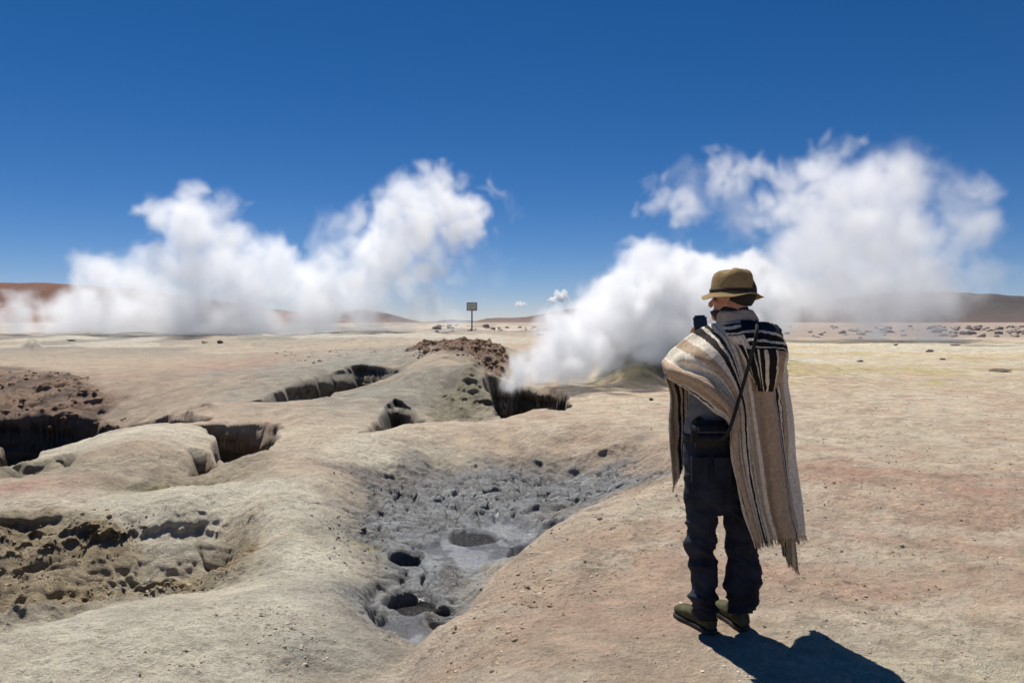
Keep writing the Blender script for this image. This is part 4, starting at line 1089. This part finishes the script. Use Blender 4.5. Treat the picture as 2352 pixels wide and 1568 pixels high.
# --- cloth of the trousers, sweater, collar
m_jean, nt, b = new_mat('dark_denim', .85, spec=.2); v = objco(nt)
nt.links.new(mixc(nt, maprange(nt, nz(nt, 7, 6, .65, v, .4), .4, .7, 0, 1), (.010, .012, .018), (.030, .036, .058)), b.inputs['Base Color'])
bump(nt, b, nz(nt, 300, 2, .6, v), .35, .004)
def px_r(x0, x1): return (x1 - x0) / 2 * MY / FPX
bm = bmesh.new()
rings_bm(bm, [(P(1632, 985, 0), px_r(1574, 1692), .115), (P(1634, 1030, 0), px_r(1573, 1700), .125), (P(1640, 1080, -.005), px_r(1573, 1712), .14), (P(1645, 1130, -.0), px_r(1574, 1722), .135), (P(1650, 1175, 0), px_r(1577, 1728), .11)], 32)
rings_bm(bm, [(P(1612, 1120, 0), px_r(1575, 1655), .105), (P(1613, 1180, .0), px_r(1577, 1651), .10), (P(1611, 1225, .01), px_r(1576, 1647), .09), (P(1610, 1258, .01), px_r(1576, 1645), .085), (P(1614, 1300, 0), px_r(1583, 1648), .08), (P(1617, 1345, 0), px_r(1588, 1649), .077), (P(1614, 1385, 0), px_r(1582, 1648), .08), (P(1616, 1408, .0), px_r(1587, 1646), .076), (P(1619, 1420, -.005), px_r(1596, 1642), .066)], 28)
rings_bm(bm, [(P(1690, 1120, 0), px_r(1650, 1732), .105), (P(1696, 1180, .0), px_r(1656, 1736), .10), (P(1703, 1225, .01), px_r(1667, 1742), .09), (P(1706, 1262, .01), px_r(1668, 1744), .085), (P(1707, 1300, 0), px_r(1667, 1747), .085), (P(1706, 1340, 0), px_r(1664, 1748), .085), (P(1704, 1368, 0), px_r(1666, 1740), .078), (P(1702, 1392, .0), px_r(1672, 1732), .07), (P(1700, 1406, 0), px_r(1678, 1722), .06)], 28)
def wrinkle(co, no):
    z = co[:, 2]; ang = np.arctan2(no[:, 1], no[:, 0])
    k = np.exp(-((z - .42) / .09) ** 2) * .8 + np.exp(-((z - .13) / .10) ** 2) * 1.3 + np.exp(-((z - .62) / .08) ** 2) * .5 + .15
    n = ridged(co[:, 0] * 7 + z * 3.0, z * 17 + co[:, 0] * 4 + co[:, 1] * 5, 2, 401) - .4
    return n * .013 * k + fbm(co[:, 0] * 14 + co[:, 1] * 9, z * 20, 3, 403) * .006
trs = fuse('trousers', bm, .007, m_jean, man, 3, wrinkle)
for x0, x1 in ((1588, 1628), (1640, 1682)):
    bm = bmesh.new()
    a = [P(x0, 1050, -.146), P(x1, 1050, -.152), P(x1 - 2, 1108, -.150), P((x0 + x1) / 2, 1122, -.153), P(x0 + 2, 1108, -.145)]
    q = [bm.verts.new(p) for p in a]; r_ = [bm.verts.new(p + Vector((0, .02, 0))) for p in a]
    bm.faces.new(q); bm.faces.new(r_[::-1])
    for i in range(5): bm.faces.new((q[i], r_[i], r_[(i + 1) % 5], q[(i + 1) % 5]))
    bmesh.ops.recalc_face_normals(bm, faces=bm.faces)
    bm_obj('pocket', bm, m_jean, trs)

m_swe, nt, b = new_mat('grey_knit', .95, spec=.1); v = objco(nt)
nt.links.new(mixc(nt, maprange(nt, nz(nt, 9, 5, .6, v), .35, .7, 0, 1), (.13, .127, .127), (.23, .222, .22)), b.inputs['Base Color'])
bump(nt, b, nz(nt, 120, 3, .6, v), .5, .006)
bm = bmesh.new()
rings_bm(bm, [(P(1634, 1005, 0), px_r(1572, 1696), .125), (P(1640, 960, 0), px_r(1580, 1706), .125), (P(1655, 900, 0), px_r(1586, 1724), .13), (P(1676, 830, 0), px_r(1606, 1760), .12), (P(1690, 785, 0), px_r(1636, 1756), .09), (P(1692, 752, 0), px_r(1640, 1744), .075)], 32)
tube_bm(bm, [LSH, (LSH + LEL) / 2, LEL, (LEL * .5 + LWR * .5), LWR * .9 + LEL * .1], [.05, .048, .048, .046, .040])
tube_bm(bm, [RSH, (RSH + REL) / 2, REL, (REL * .5 + RWR * .5), RWR * .9 + REL * .1], [.066, .062, .056, .048, .040])
fuse('sweater', bm, .009, m_swe, man, 4, lambda co, no: fbm(co[:, 0] * 9 + co[:, 1] * 5, co[:, 2] * 12, 3, 411) * .02)

m_col, nt, b = new_mat('beige_fleece', .95, spec=.1); v = objco(nt)
nt.links.new(mixc(nt, maprange(nt, nz(nt, 22, 5, .6, v), .35, .7, 0, 1), (.36, .30, .245), (.48, .42, .36)), b.inputs['Base Color'])
bump(nt, b, nz(nt, 40, 5, .6, v, .4), .6, .02)
bm = bmesh.new()
rings_bm(bm, [(P(1696, 775, .0), .118, .10), (P(1696, 755, .0), .108, .092), (P(1694, 735, -.0), .100, .085), (P(1691, 720, .0), .088, .08), (P(1689, 713, .005), .078, .074)], 36, True, 4)
fuse('collar', bm, .006, m_col, man, 3, lambda co, no: (ridged(co[:, 0] * 4, co[:, 2] * 22 + co[:, 0] * 6, 2, 421) - .3) * .005)
m_gai, nt, b = new_mat('black_knit', .95, (.012, .012, .014))
bm = bmesh.new()
rings_bm(bm, [(P(1688, 730, .01), .074, .07), (P(1688, 716, .012), .076, .072), (P(1686, 707, .015), .070, .069), (P(1686, 702, .015), .062, .062)], 36, True, 4)
fuse('neck_gaiter', bm, .005, m_gai, man, 2, lambda co, no: (ridged(co[:, 0] * 5, co[:, 2] * 40, 2, 431) - .3) * .003)

# --- boots
m_boot, nt, b = new_mat('olive_suede', .9, spec=.15); v = objco(nt)
nt.links.new(mixc(nt, maprange(nt, nz(nt, 18, 6, .65, v), .35, .7, 0, 1), (.05, .048, .026), (.115, .108, .062)), b.inputs['Base Color'])
bump(nt, b, nz(nt, 60, 5, .6, v), .5, .008)
m_sole, nt, b = new_mat('dark_rubber', .8, (.03, .028, .022))
m_lace, nt, b = new_mat('lace_cord', .9, (.05, .05, .035))
def boot(heel, toe, ankle):
    heel, toe = Vector(heel) - ORG, Vector(toe) - ORG
    d = toe - heel; ln = d.length; d.normalize(); s = Vector((d.y, -d.x, 0))
    def pt(f, w_, z): return heel + d * (f * ln) + s * w_ + Vector((0, 0, z))
    bm = bmesh.new()
    st = [(.02, .030, .050), (.10, .036, .058), (.22, .038, .062), (.40, .039, .055), (.58, .045, .045), (.74, .049, .039), (.88, .044, .033), (.96, .032, .026)]
    S = spline([[f, w_, h] for f, w_, h in st], 3); rr_ = []
    for f, w_, h in S:
        ring = []
        for i in range(20):
            a = 2 * math.pi * i / 20; c_, s__ = math.cos(a), math.sin(a)
            ring.append(bm.verts.new(pt(f, w_ * math.copysign(abs(c_) ** .75, c_), .022 + h * .75 * (s__ + .85) if s__ > -.85 else .022)))
        rr_.append(ring)
    for k in range(len(rr_) - 1):
        for i in range(20): j = (i + 1) % 20; bm.faces.new((rr_[k][i], rr_[k][j], rr_[k + 1][j], rr_[k + 1][i]))
    bm.faces.new(rr_[0][::-1]); bm.faces.new(rr_[-1])
    tube_bm(bm, [pt(.20, 0, .05), pt(.20, 0, .10), ankle], [(.044, .050), (.045, .050), (.046, .048)], 20)
    tube_bm(bm, [pt(.20, 0, .10), pt(.38, 0, .085), pt(.55, 0, .055)], [.034, .036, .032], 16)
    o = fuse('boot', bm, .0055, m_boot, man, 3, lambda co, no: fbm(co[:, 0] * 30 + co[:, 1] * 20, co[:, 2] * 35, 3, 441) * .004)
    bm = bmesh.new(); out = []
    for i in range(40):
        a = 2 * math.pi * i / 40
        f = .5 - .515 * math.cos(a); w_ = np.interp(f, [-.02, .02, .1, .3, .5, .72, .9, .98, 1.02], [.006, .028, .041, .042, .043, .054, .048, .03, .008]) * (1 if math.sin(a) >= 0 else -1) * min(1, abs(math.sin(a)) * 2.2)
        out.append((f, w_))
    lv = []
    for z, k in ((-.004, .97), (.004, 1.0), (.018, 1.0), (.024, .95)):
        lv.append([bm.verts.new(pt((f - .5) * k + .5, w_ * k, z)) for f, w_ in out])
    for a, b_ in zip(lv, lv[1:]):
        for i in range(40): j = (i + 1) % 40; bm.faces.new((a[i], a[j], b_[j], b_[i]))
    bm.faces.new(lv[0][::-1]); bm.faces.new(lv[-1])
    bmesh.ops.recalc_face_normals(bm, faces=bm.faces)
    bm_obj('sole', bm, m_sole, o)
    bm = bmesh.new()
    for k in range(4):
        f = .36 + k * .07; z = .112 - k * .013
        tube_bm(bm, [pt(f, -.03, z - .015), pt(f + .01, 0, z + .006), pt(f, .03, z - .015)], [.003, .003, .003], 6, 3)
    bm_obj('laces', bm, m_lace, o, True)
    return o
boot((.985, 3.885, 0), (.865, 4.165, 0), P(1618, 1385, .0))
boot((1.150, 3.925, 0), (1.085, 4.225, 0), P(1702, 1372, .02))

# --- poncho: cloth laid through measured lines, stripes run along the cloth
m_pon, nt, b = new_mat('striped_wool', .97, spec=.08)
uvn = nt.nodes.new('ShaderNodeTexCoord').outputs['UV']
sp = nt.nodes.new('ShaderNodeSeparateXYZ'); nt.links.new(uvn, sp.inputs[0])
v = objco(nt)
jit = mth(nt, 'MULTIPLY', mth(nt, 'SUBTRACT', nz(nt, 26, 3, .6, v), .5), .022)
uu = mth(nt, 'ADD', sp.outputs[0], jit)
CRM, TAN, BLK, BRN = (.70, .635, .525), (.44, .325, .225), (.020, .016, .014), (.37, .265, .18)
def su(x): return (x + 1) / 2
stops = [(-1, CRM), (-.97, BLK), (-.957, CRM), (-.94, BLK), (-.922, CRM), (-.90, TAN), (-.70, CRM), (-.48, TAN), (-.38, CRM), (-.295, BLK), (-.24, CRM), (-.215, BLK), (-.19, CRM), (-.155, BLK), (-.145, CRM), (-.09, TAN), (-.02, CRM), (.05, BRN), (.16, TAN), (.45, BLK), (.475, CRM), (.49, BLK), (.525, CRM), (.55, BLK), (.56, TAN), (.66, CRM), (.80, TAN), (.90, CRM)]
base = ramp(nt, uu, [(su(p), c) for p, c in stops], 'CONSTANT')
fib = maprange(nt, nz(nt, 60, 6, .7, v, .3), .3, .7, .68, 1.22)
vmn = nt.nodes.new('ShaderNodeVectorMath'); vmn.operation = 'SCALE'
nt.links.new(base, vmn.inputs[0]); nt.links.new(fib, vmn.inputs['Scale'])
nt.links.new(vmn.outputs[0], b.inputs['Base Color'])
b.inputs['Sheen Weight'].default_value = .15
bump(nt, b, mth(nt, 'ADD', nz(nt, 190, 3, .6, v), mth(nt, 'MULTIPLY', nz(nt, 22, 5, .6, v, .5), 1.6)), .55, .009)

def cloth(name, cols, us, nsu, nsv, mat, parent, folds, seed, thick=.006, vs=None, ush=None):
    A = np.array([[(*P(*p),) for p in c] for c in cols])               # columns x points x 3
    A = spline(A, nsu); U = spline(np.array(us)[:, None], nsu)[:, 0]
    A = np.swapaxes(spline(np.swapaxes(A, 0, 1), nsv), 0, 1)
    n, m = A.shape[:2]
    du = np.gradient(A, axis=0); dv = np.gradient(A, axis=1)
    N = np.cross(du, dv); N /= np.linalg.norm(N, axis=2, keepdims=True) + 1e-9
    T = np.linspace(0, 1, m)[None] + 0 * U[:, None]
    uu_ = np.linspace(0, 1, n)[:, None] + 0 * T
    f = folds[0] * (ridged(uu_ * folds[1], T * 1.1 + uu_ * .7, 2, seed) - .3) * sstep(T, .05, .5) + folds[2] * fbm(uu_ * 5 + T * 3, T * 6 - uu_ * 2, 3, seed + 9)
    A = A + N * f[..., None]
    me = bpy.data.meshes.new(name)
    idx = np.arange(n * m).reshape(n, m)
    q = np.stack([idx[:-1, :-1], idx[1:, :-1], idx[1:, 1:], idx[:-1, 1:]], -1).reshape(-1, 4)
    me.from_pydata(A.reshape(-1, 3).tolist(), [], q.tolist())
    uv = me.uv_layers.new(name='cloth')
    UV = np.stack([su(U)[:, None] + 0 * T, T], -1).reshape(-1, 2)
    uv.data.foreach_set('uv', UV[q.ravel()].astype(np.float32).ravel())
    me.polygons.foreach_set('use_smooth', [True] * len(me.polygons))
    me.materials.append(mat)
    o = bpy.data.objects.new(name, me); COL.objects.link(o)
    md = o.modifiers.new('thickness', 'SOLIDIFY'); md.thickness = thick; md.offset = 0
    o.parent = parent
    return o, A, U
back = [
 (-1, [(1527, 868, .16), (1556, 886, .06), (1595, 898, -.05), (1645, 938, -.135), (1674, 975, -.17), (1684, 1056, -.18), (1704, 1140, -.18), (1733, 1240, -.18)]),
 (-.88, [(1523, 850, .17), (1546, 873, .03), (1590, 885, -.09), (1643, 925, -.165), (1680, 966, -.19), (1689, 1056, -.19), (1708, 1140, -.19), (1737, 1241, -.185)]),
 (-.72, [(1524, 832, .165), (1545, 849, -.005), (1592, 862, -.135), (1644, 896, -.20), (1687, 955, -.215), (1696, 1056, -.20), (1714, 1145, -.20), (1742, 1241, -.19)]),
 (-.67, [(1531, 822, .185), (1552, 841, .035), (1598, 856, -.085), (1650, 889, -.155), (1689, 950, -.18), (1698, 1055, -.195), (1716, 1145, -.195), (1743, 1241, -.19)]),
 (-.5, [(1546, 798, .14), (1571, 814, -.01), (1611, 834, -.12), (1655, 865, -.175), (1693, 930, -.195), (1703, 1050, -.195), (1722, 1145, -.195), (1748, 1242, -.19)]),
 (-.3, [(1588, 765, .07), (1618, 785, -.05), (1650, 815, -.14), (1678, 860, -.175), (1701, 930, -.19), (1713, 1050, -.19), (1731, 1150, -.19), (1755, 1240, -.19)]),
 (-.15, [(1638, 744, .0), (1660, 765, -.10), (1680, 800, -.15), (1697, 850, -.178), (1712, 930, -.188), (1725, 1050, -.19), (1742, 1150, -.19), (1765, 1240, -.19)]),
 (.05, [(1690, 742, -.07), (1702, 765, -.135), (1711, 800, -.17), (1718, 850, -.18), (1730, 930, -.186), (1746, 1050, -.185), (1761, 1150, -.185), (1785, 1238, -.18)]),
 (.35, [(1745, 742, -.04), (1750, 765, -.115), (1755, 800, -.15), (1758, 850, -.165), (1765, 930, -.17), (1778, 1050, -.17), (1790, 1150, -.17), (1810, 1234, -.165)]),
 (.6, [(1782, 750, .0), (1787, 772, -.06), (1792, 805, -.09), (1795, 850, -.11), (1800, 930, -.11), (1810, 1050, -.11), (1819, 1150, -.11), (1830, 1230, -.11)]),
 (.8, [(1796, 765, .06), (1800, 790, .03), (1803, 820, .02), (1805, 860, .01), (1811, 940, .0), (1821, 1050, .0), (1830, 1150, -.02), (1843, 1226, -.03)]),
 (1, [(1790, 775, .14), (1796, 800, .14), (1800, 830, .14), (1802, 870, .14), (1808, 950, .14), (1817, 1060, .12), (1824, 1160, .1), (1834, 1222, .08)])]
pon, PB, PU = cloth('poncho', [c for _, c in back], [u for u, _ in back], 12, 10, m_pon, man, (.017, 13, .018), 501)
front = [
 (-.5, [(1527, 868, .16), (1537, 900, .25), (1539, 960, .28), (1542, 1030, .28), (1550, 1124, .27)]),
 (-.27, [(1528, 826, .17), (1556, 900, .30), (1560, 960, .34), (1561, 1030, .33), (1563, 1085, .32)]),
 (-.08, [(1568, 785, .12), (1592, 850, .3), (1594, 950, .33), (1588, 1005, .32), (1583, 1030, .30)]),
 (.05, [(1640, 748, .03), (1650, 800, .2), (1650, 900, .25), (1650, 960, .27), (1650, 1000, .27)]),
 (.2, [(1720, 746, .03), (1720, 800, .2), (1720, 900, .24), (1720, 1000, .26), (1720, 1120, .26)]),
 (.40, [(1782, 752, .03), (1780, 800, .18), (1782, 900, .22), (1785, 1050, .22), (1786, 1232, .2)]),
 (.55, [(1796, 765, .06), (1797, 820, .17), (1797, 900, .2), (1803, 1080, .2), (1810, 1282, .2)]),
 (.85, [(1790, 775, .14), (1801, 830, .15), (1805, 900, .17), (1813, 1080, .16), (1834, 1308, .15)])]
fpn, PF, PFU = cloth('front_panel', [c for _, c in front], [u for u, _ in front], 10, 10, m_pon, pon, (.010, 12, .008), 521)

m_hood, nt, b = new_mat('hood_wool', .97, spec=.08)
uvn = nt.nodes.new('ShaderNodeTexCoord').outputs['UV']
sp = nt.nodes.new('ShaderNodeSeparateXYZ'); nt.links.new(uvn, sp.inputs[0]); v = objco(nt)
jit = mth(nt, 'MULTIPLY', mth(nt, 'SUBTRACT', nz(nt, 24, 3, .6, v), .5), .05)
NVY = (.022, .025, .036)
r1 = ramp(nt, mth(nt, 'ADD', sp.outputs[1], jit), [(0, NVY), (.24, CRM), (.275, BLK), (.36, CRM), (.40, BLK), (.47, CRM), (.49, BLK)], 'CONSTANT')
r2 = ramp(nt, mth(nt, 'ADD', sp.outputs[0], jit), [(0, CRM), (.06, BLK), (.20, CRM), (.24, BLK), (.34, CRM), (.40, BLK), (.47, CRM), (.52, BLK), (.62, CRM), (.67, BLK), (.78, CRM), (.83, BRN), (.93, CRM)], 'CONSTANT')
r3 = ramp(nt, mth(nt, 'ADD', sp.outputs[1], jit), [(0, CRM), (.07, BLK), (.11, CRM), (.17, BLK), (.235, CRM), (.27, BLK), (.29, CRM)], 'CONSTANT')
top_ = mixc(nt, mth(nt, 'GREATER_THAN', sp.outputs[0], .34), r3, r1)
base = mixc(nt, mth(nt, 'GREATER_THAN', mth(nt, 'ADD', sp.outputs[1], mth(nt, 'MULTIPLY', mth(nt, 'SUBTRACT', .34, sp.outputs[0], True), .35)), .52), top_, r2)
vmn = nt.nodes.new('ShaderNodeVectorMath'); vmn.operation = 'SCALE'
nt.links.new(base, vmn.inputs[0]); nt.links.new(maprange(nt, nz(nt, 60, 6, .7, v, .3), .3, .7, .68, 1.22), vmn.inputs['Scale'])
nt.links.new(vmn.outputs[0], b.inputs['Base Color'])
bump(nt, b, mth(nt, 'ADD', nz(nt, 190, 3, .6, v), mth(nt, 'MULTIPLY', nz(nt, 22, 5, .6, v, .5), 1.6)), .55, .009)
hood = [
 (-1, [(1662, 742, -.08), (1668, 762, -.13), (1684, 785, -.175), (1704, 815, -.195), (1722, 862, -.20), (1737, 888, -.19)]),
 (-.5, [(1688, 738, -.10), (1694, 760, -.17), (1708, 785, -.215), (1722, 818, -.235), (1735, 868, -.235), (1745, 896, -.20)]),
 (0, [(1722, 738, -.10), (1726, 755, -.18), (1736, 782, -.25), (1744, 818, -.27), (1751, 870, -.255), (1754, 899, -.205)]),
 (.5, [(1758, 741, -.08), (1764, 758, -.17), (1774, 785, -.235), (1778, 818, -.255), (1773, 870, -.235), (1768, 896, -.19)]),
 (.85, [(1783, 748, -.02), (1790, 766, -.10), (1799, 792, -.15), (1802, 820, -.165), (1796, 862, -.16), (1784, 888, -.14)]),
 (1, [(1792, 758, .04), (1799, 775, .0), (1806, 800, -.02), (1808, 825, -.03), (1803, 858, -.05), (1792, 884, -.09)])]
cloth('hood', [c for _, c in hood], [u for u, _ in hood], 10, 9, m_hood, pon, (.010, 9, .012), 541, .008)

# fringe: single woollen ends along the hems
fv, ff, fc = [], [], []
rf = random.Random(5)
def strand(p, q, r, col):
    k = len(fv); d = (q - p)
    for t, w_ in ((0, 1), (.55, .85), (1, .3)):
        c = p + d * t + Vector((0, .004 * math.sin(t * 3), 0))
        for i in range(3):
            a = 2 * math.pi * i / 3
            fv.append(c + Vector((math.cos(a) * r * w_, math.sin(a) * r * w_, 0))); fc.append(col)
    for s in (0, 3):
        for i in range(3): j = (i + 1) % 3; ff.append((k + s + i, k + s + j, k + s + 3 + j, k + s + 3 + i))
    ff.append((k + 6, k + 7, k + 8))
def colour_at(u):
    c = stops[0][1]
    for p, q in stops:
        if u >= p: c = q
    return c
def fringe_along(E, U, n, ln, dirv):
    for k in range(n):
        t = (k + rf.uniform(0, .9)) / n * (len(E) - 1); i = min(int(t), len(E) - 2)
        p = Vector(E[i] * (1 - (t - i)) + E[i + 1] * (t - i)); u = U[i] * (1 - (t - i)) + U[i + 1] * (t - i)
        d = Vector(dirv) + Vector((rf.uniform(-.25, .25), rf.uniform(-.2, .2), 0))
        c = colour_at(u); w_ = rf.uniform(.7, 1.15)
        strand(p - Vector(dirv) * .008, p + d.normalized() * ln * rf.uniform(.55, 1.2), rf.uniform(.0022, .0042), tuple(x * w_ for x in c))
m_fr, nt, b = new_mat('fringe_wool', .97, spec=.08)
a_ = nt.nodes.new('ShaderNodeAttribute'); a_.attribute_name = 'wool'; nt.links.new(a_.outputs['Color'], b.inputs['Base Color'])
for E_, U_, n_, ln_, dv_, par in ((PB[:, -1], PU, 170, .036, (.25, 0, -1), pon), (PF[50:, -1], PFU[50:], 55, .035, (.2, 0, -1), fpn), (PF[:28, -1], PFU[:28], 40, .03, (-.15, 0, -1), fpn)):
    fv.clear(); ff.clear(); fc.clear()
    if par is fpn: par = pon
    fringe_along(E_, U_, n_, ln_, dv_)
    fr = mesh_obj('fringe', fv, ff, m_fr, par)
    at = fr.data.attributes.new('wool', 'FLOAT_COLOR', 'POINT')
    at.data.foreach_set('color', np.concatenate([np.array(fc), np.ones((len(fc), 1))], 1).astype(np.float32).ravel())

# --- things he carries
m_blk, nt, b = new_mat('black_nylon', .75, spec=.3); v = objco(nt)
nt.links.new(mixc(nt, maprange(nt, nz(nt, 20, 5, .6, v), .35, .7, 0, 1), (.008, .008, .009), (.022, .022, .025)), b.inputs['Base Color'])
bump(nt, b, nz(nt, 90, 3, .6, v), .4, .004)
m_buckle, nt, b = new_mat('grey_plastic', .45, (.05, .05, .055))
m_red, nt, b = new_mat('red_tape', .7, (.22, .03, .022))
bag = tag(empty('shoulder_bag', ORG + P(1635, 1000, -.15)), 'black waist bag on the man\'s back with a thin strap across the poncho', 'bag')
def rel(p): return p - P(1635, 1000, -.15)
bm = bmesh.new()
tube_bm(bm, [rel(P(x, y, l)) for x, y, l in ((1738, 735, -.12), (1739, 752, -.24), (1733, 790, -.285), (1722, 830, -.28), (1708, 880, -.25), (1692, 935, -.25), (1681, 970, -.262), (1668, 1000, -.235), (1648, 1012, -.19))], [(.0085, .0025)] * 9, 8, 5, (0, -1, .1))
bm_obj('strap', bm, m_blk, bag, True)
bm = bmesh.new(); c0 = rel(P(1640, 1000, -.165))
box_bm(bm, c0.x - .105, c0.x + .07, c0.y - .025, c0.y + .04, c0.z - .055, c0.z + .07, .02)
pou = bm_obj('pouch', bm, m_blk, bag, True)
bm = bmesh.new(); box_bm(bm, c0.x - .08, c0.x + .05, c0.y - .034, c0.y - .02, c0.z - .04, c0.z + .012, .006)
bm_obj('front_pocket', bm, m_blk, pou, True)
bm = bmesh.new(); box_bm(bm, c0.x - .085, c0.x + .055, c0.y - .031, c0.y - .024, c0.z + .018, c0.z + .022, .001)
bm_obj('zipper', bm, m_buckle, pou)
bm = bmesh.new()
E_ = [rel(P(1636, 1000, 0) + Vector((.142 * math.cos(a), .137 * math.sin(a), -.005))) for a in np.linspace(0, 2 * math.pi, 25)]
tube_bm(bm, E_, [(.004, .018)] * 25, 8, 2, (0, 0, 1)); bm_obj('belt', bm, m_blk, bag, True)
bm = bmesh.new(); p = rel(P(1594, 985, -.105)); tube_bm(bm, [p, p + Vector((.012, -.012, .03)), p + Vector((.034, -.02, .055))], [.022, .024, .016], 10); bm_obj('side_buckle', bm, m_blk, bag, True)
bm = bmesh.new(); p = rel(P(1600, 968, -.12)); box_bm(bm, p.x - .004, p.x + .004, p.y - .004, p.y + .004, p.z - .02, p.z + .02, .001); bm_obj('pull_tab', bm, m_red, bag)

m_case, nt, b = new_mat('phone_case', .45, (.012, .009, .010))
m_scr, nt, b = new_mat('phone_glass', .12, (.010, .010, .012))
m_lens, nt, b = new_mat('lens_glass', .1, (.004, .004, .006))
ph = tag(empty('phone', ORG + PH), 'black phone held upright in the man\'s raised left hand', 'phone')
ph.rotation_euler = (R(-6), R(-3), R(14))
bm = bmesh.new(); box_bm(bm, -.0385, .0385, -.004, .0045, -.078, .078, .0)
ed = [e for e in bm.edges if abs(e.verts[0].co.y - e.verts[1].co.y) > .005]
bmesh.ops.bevel(bm, geom=ed, offset=.010, segments=5, affect='EDGES')
case = bm_obj('case', bm, m_case, ph)
bm = bmesh.new(); box_bm(bm, -.0355, .0355, -.0052, -.0038, -.074, .074, .0)
ed = [e for e in bm.edges if abs(e.verts[0].co.y - e.verts[1].co.y) > .001]
bmesh.ops.bevel(bm, geom=ed, offset=.008, segments=5, affect='EDGES')
bm_obj('screen', bm, m_scr, ph)
bm = bmesh.new(); box_bm(bm, .004, .032, .0043, .0068, .036, .070, .001); bump_o = bm_obj('camera_bump', bm, m_case, case)
for zz in (.045, .062):
    bm = bmesh.new()
    q = bmesh.ops.create_cone(bm, cap_ends=True, segments=20, radius1=.0065, radius2=.0065, depth=.002, matrix=Matrix.Translation((.018, .0075, zz)) @ Matrix.Rotation(math.pi / 2, 4, 'X'))
    bm_obj('lens', bm, m_lens, bump_o)
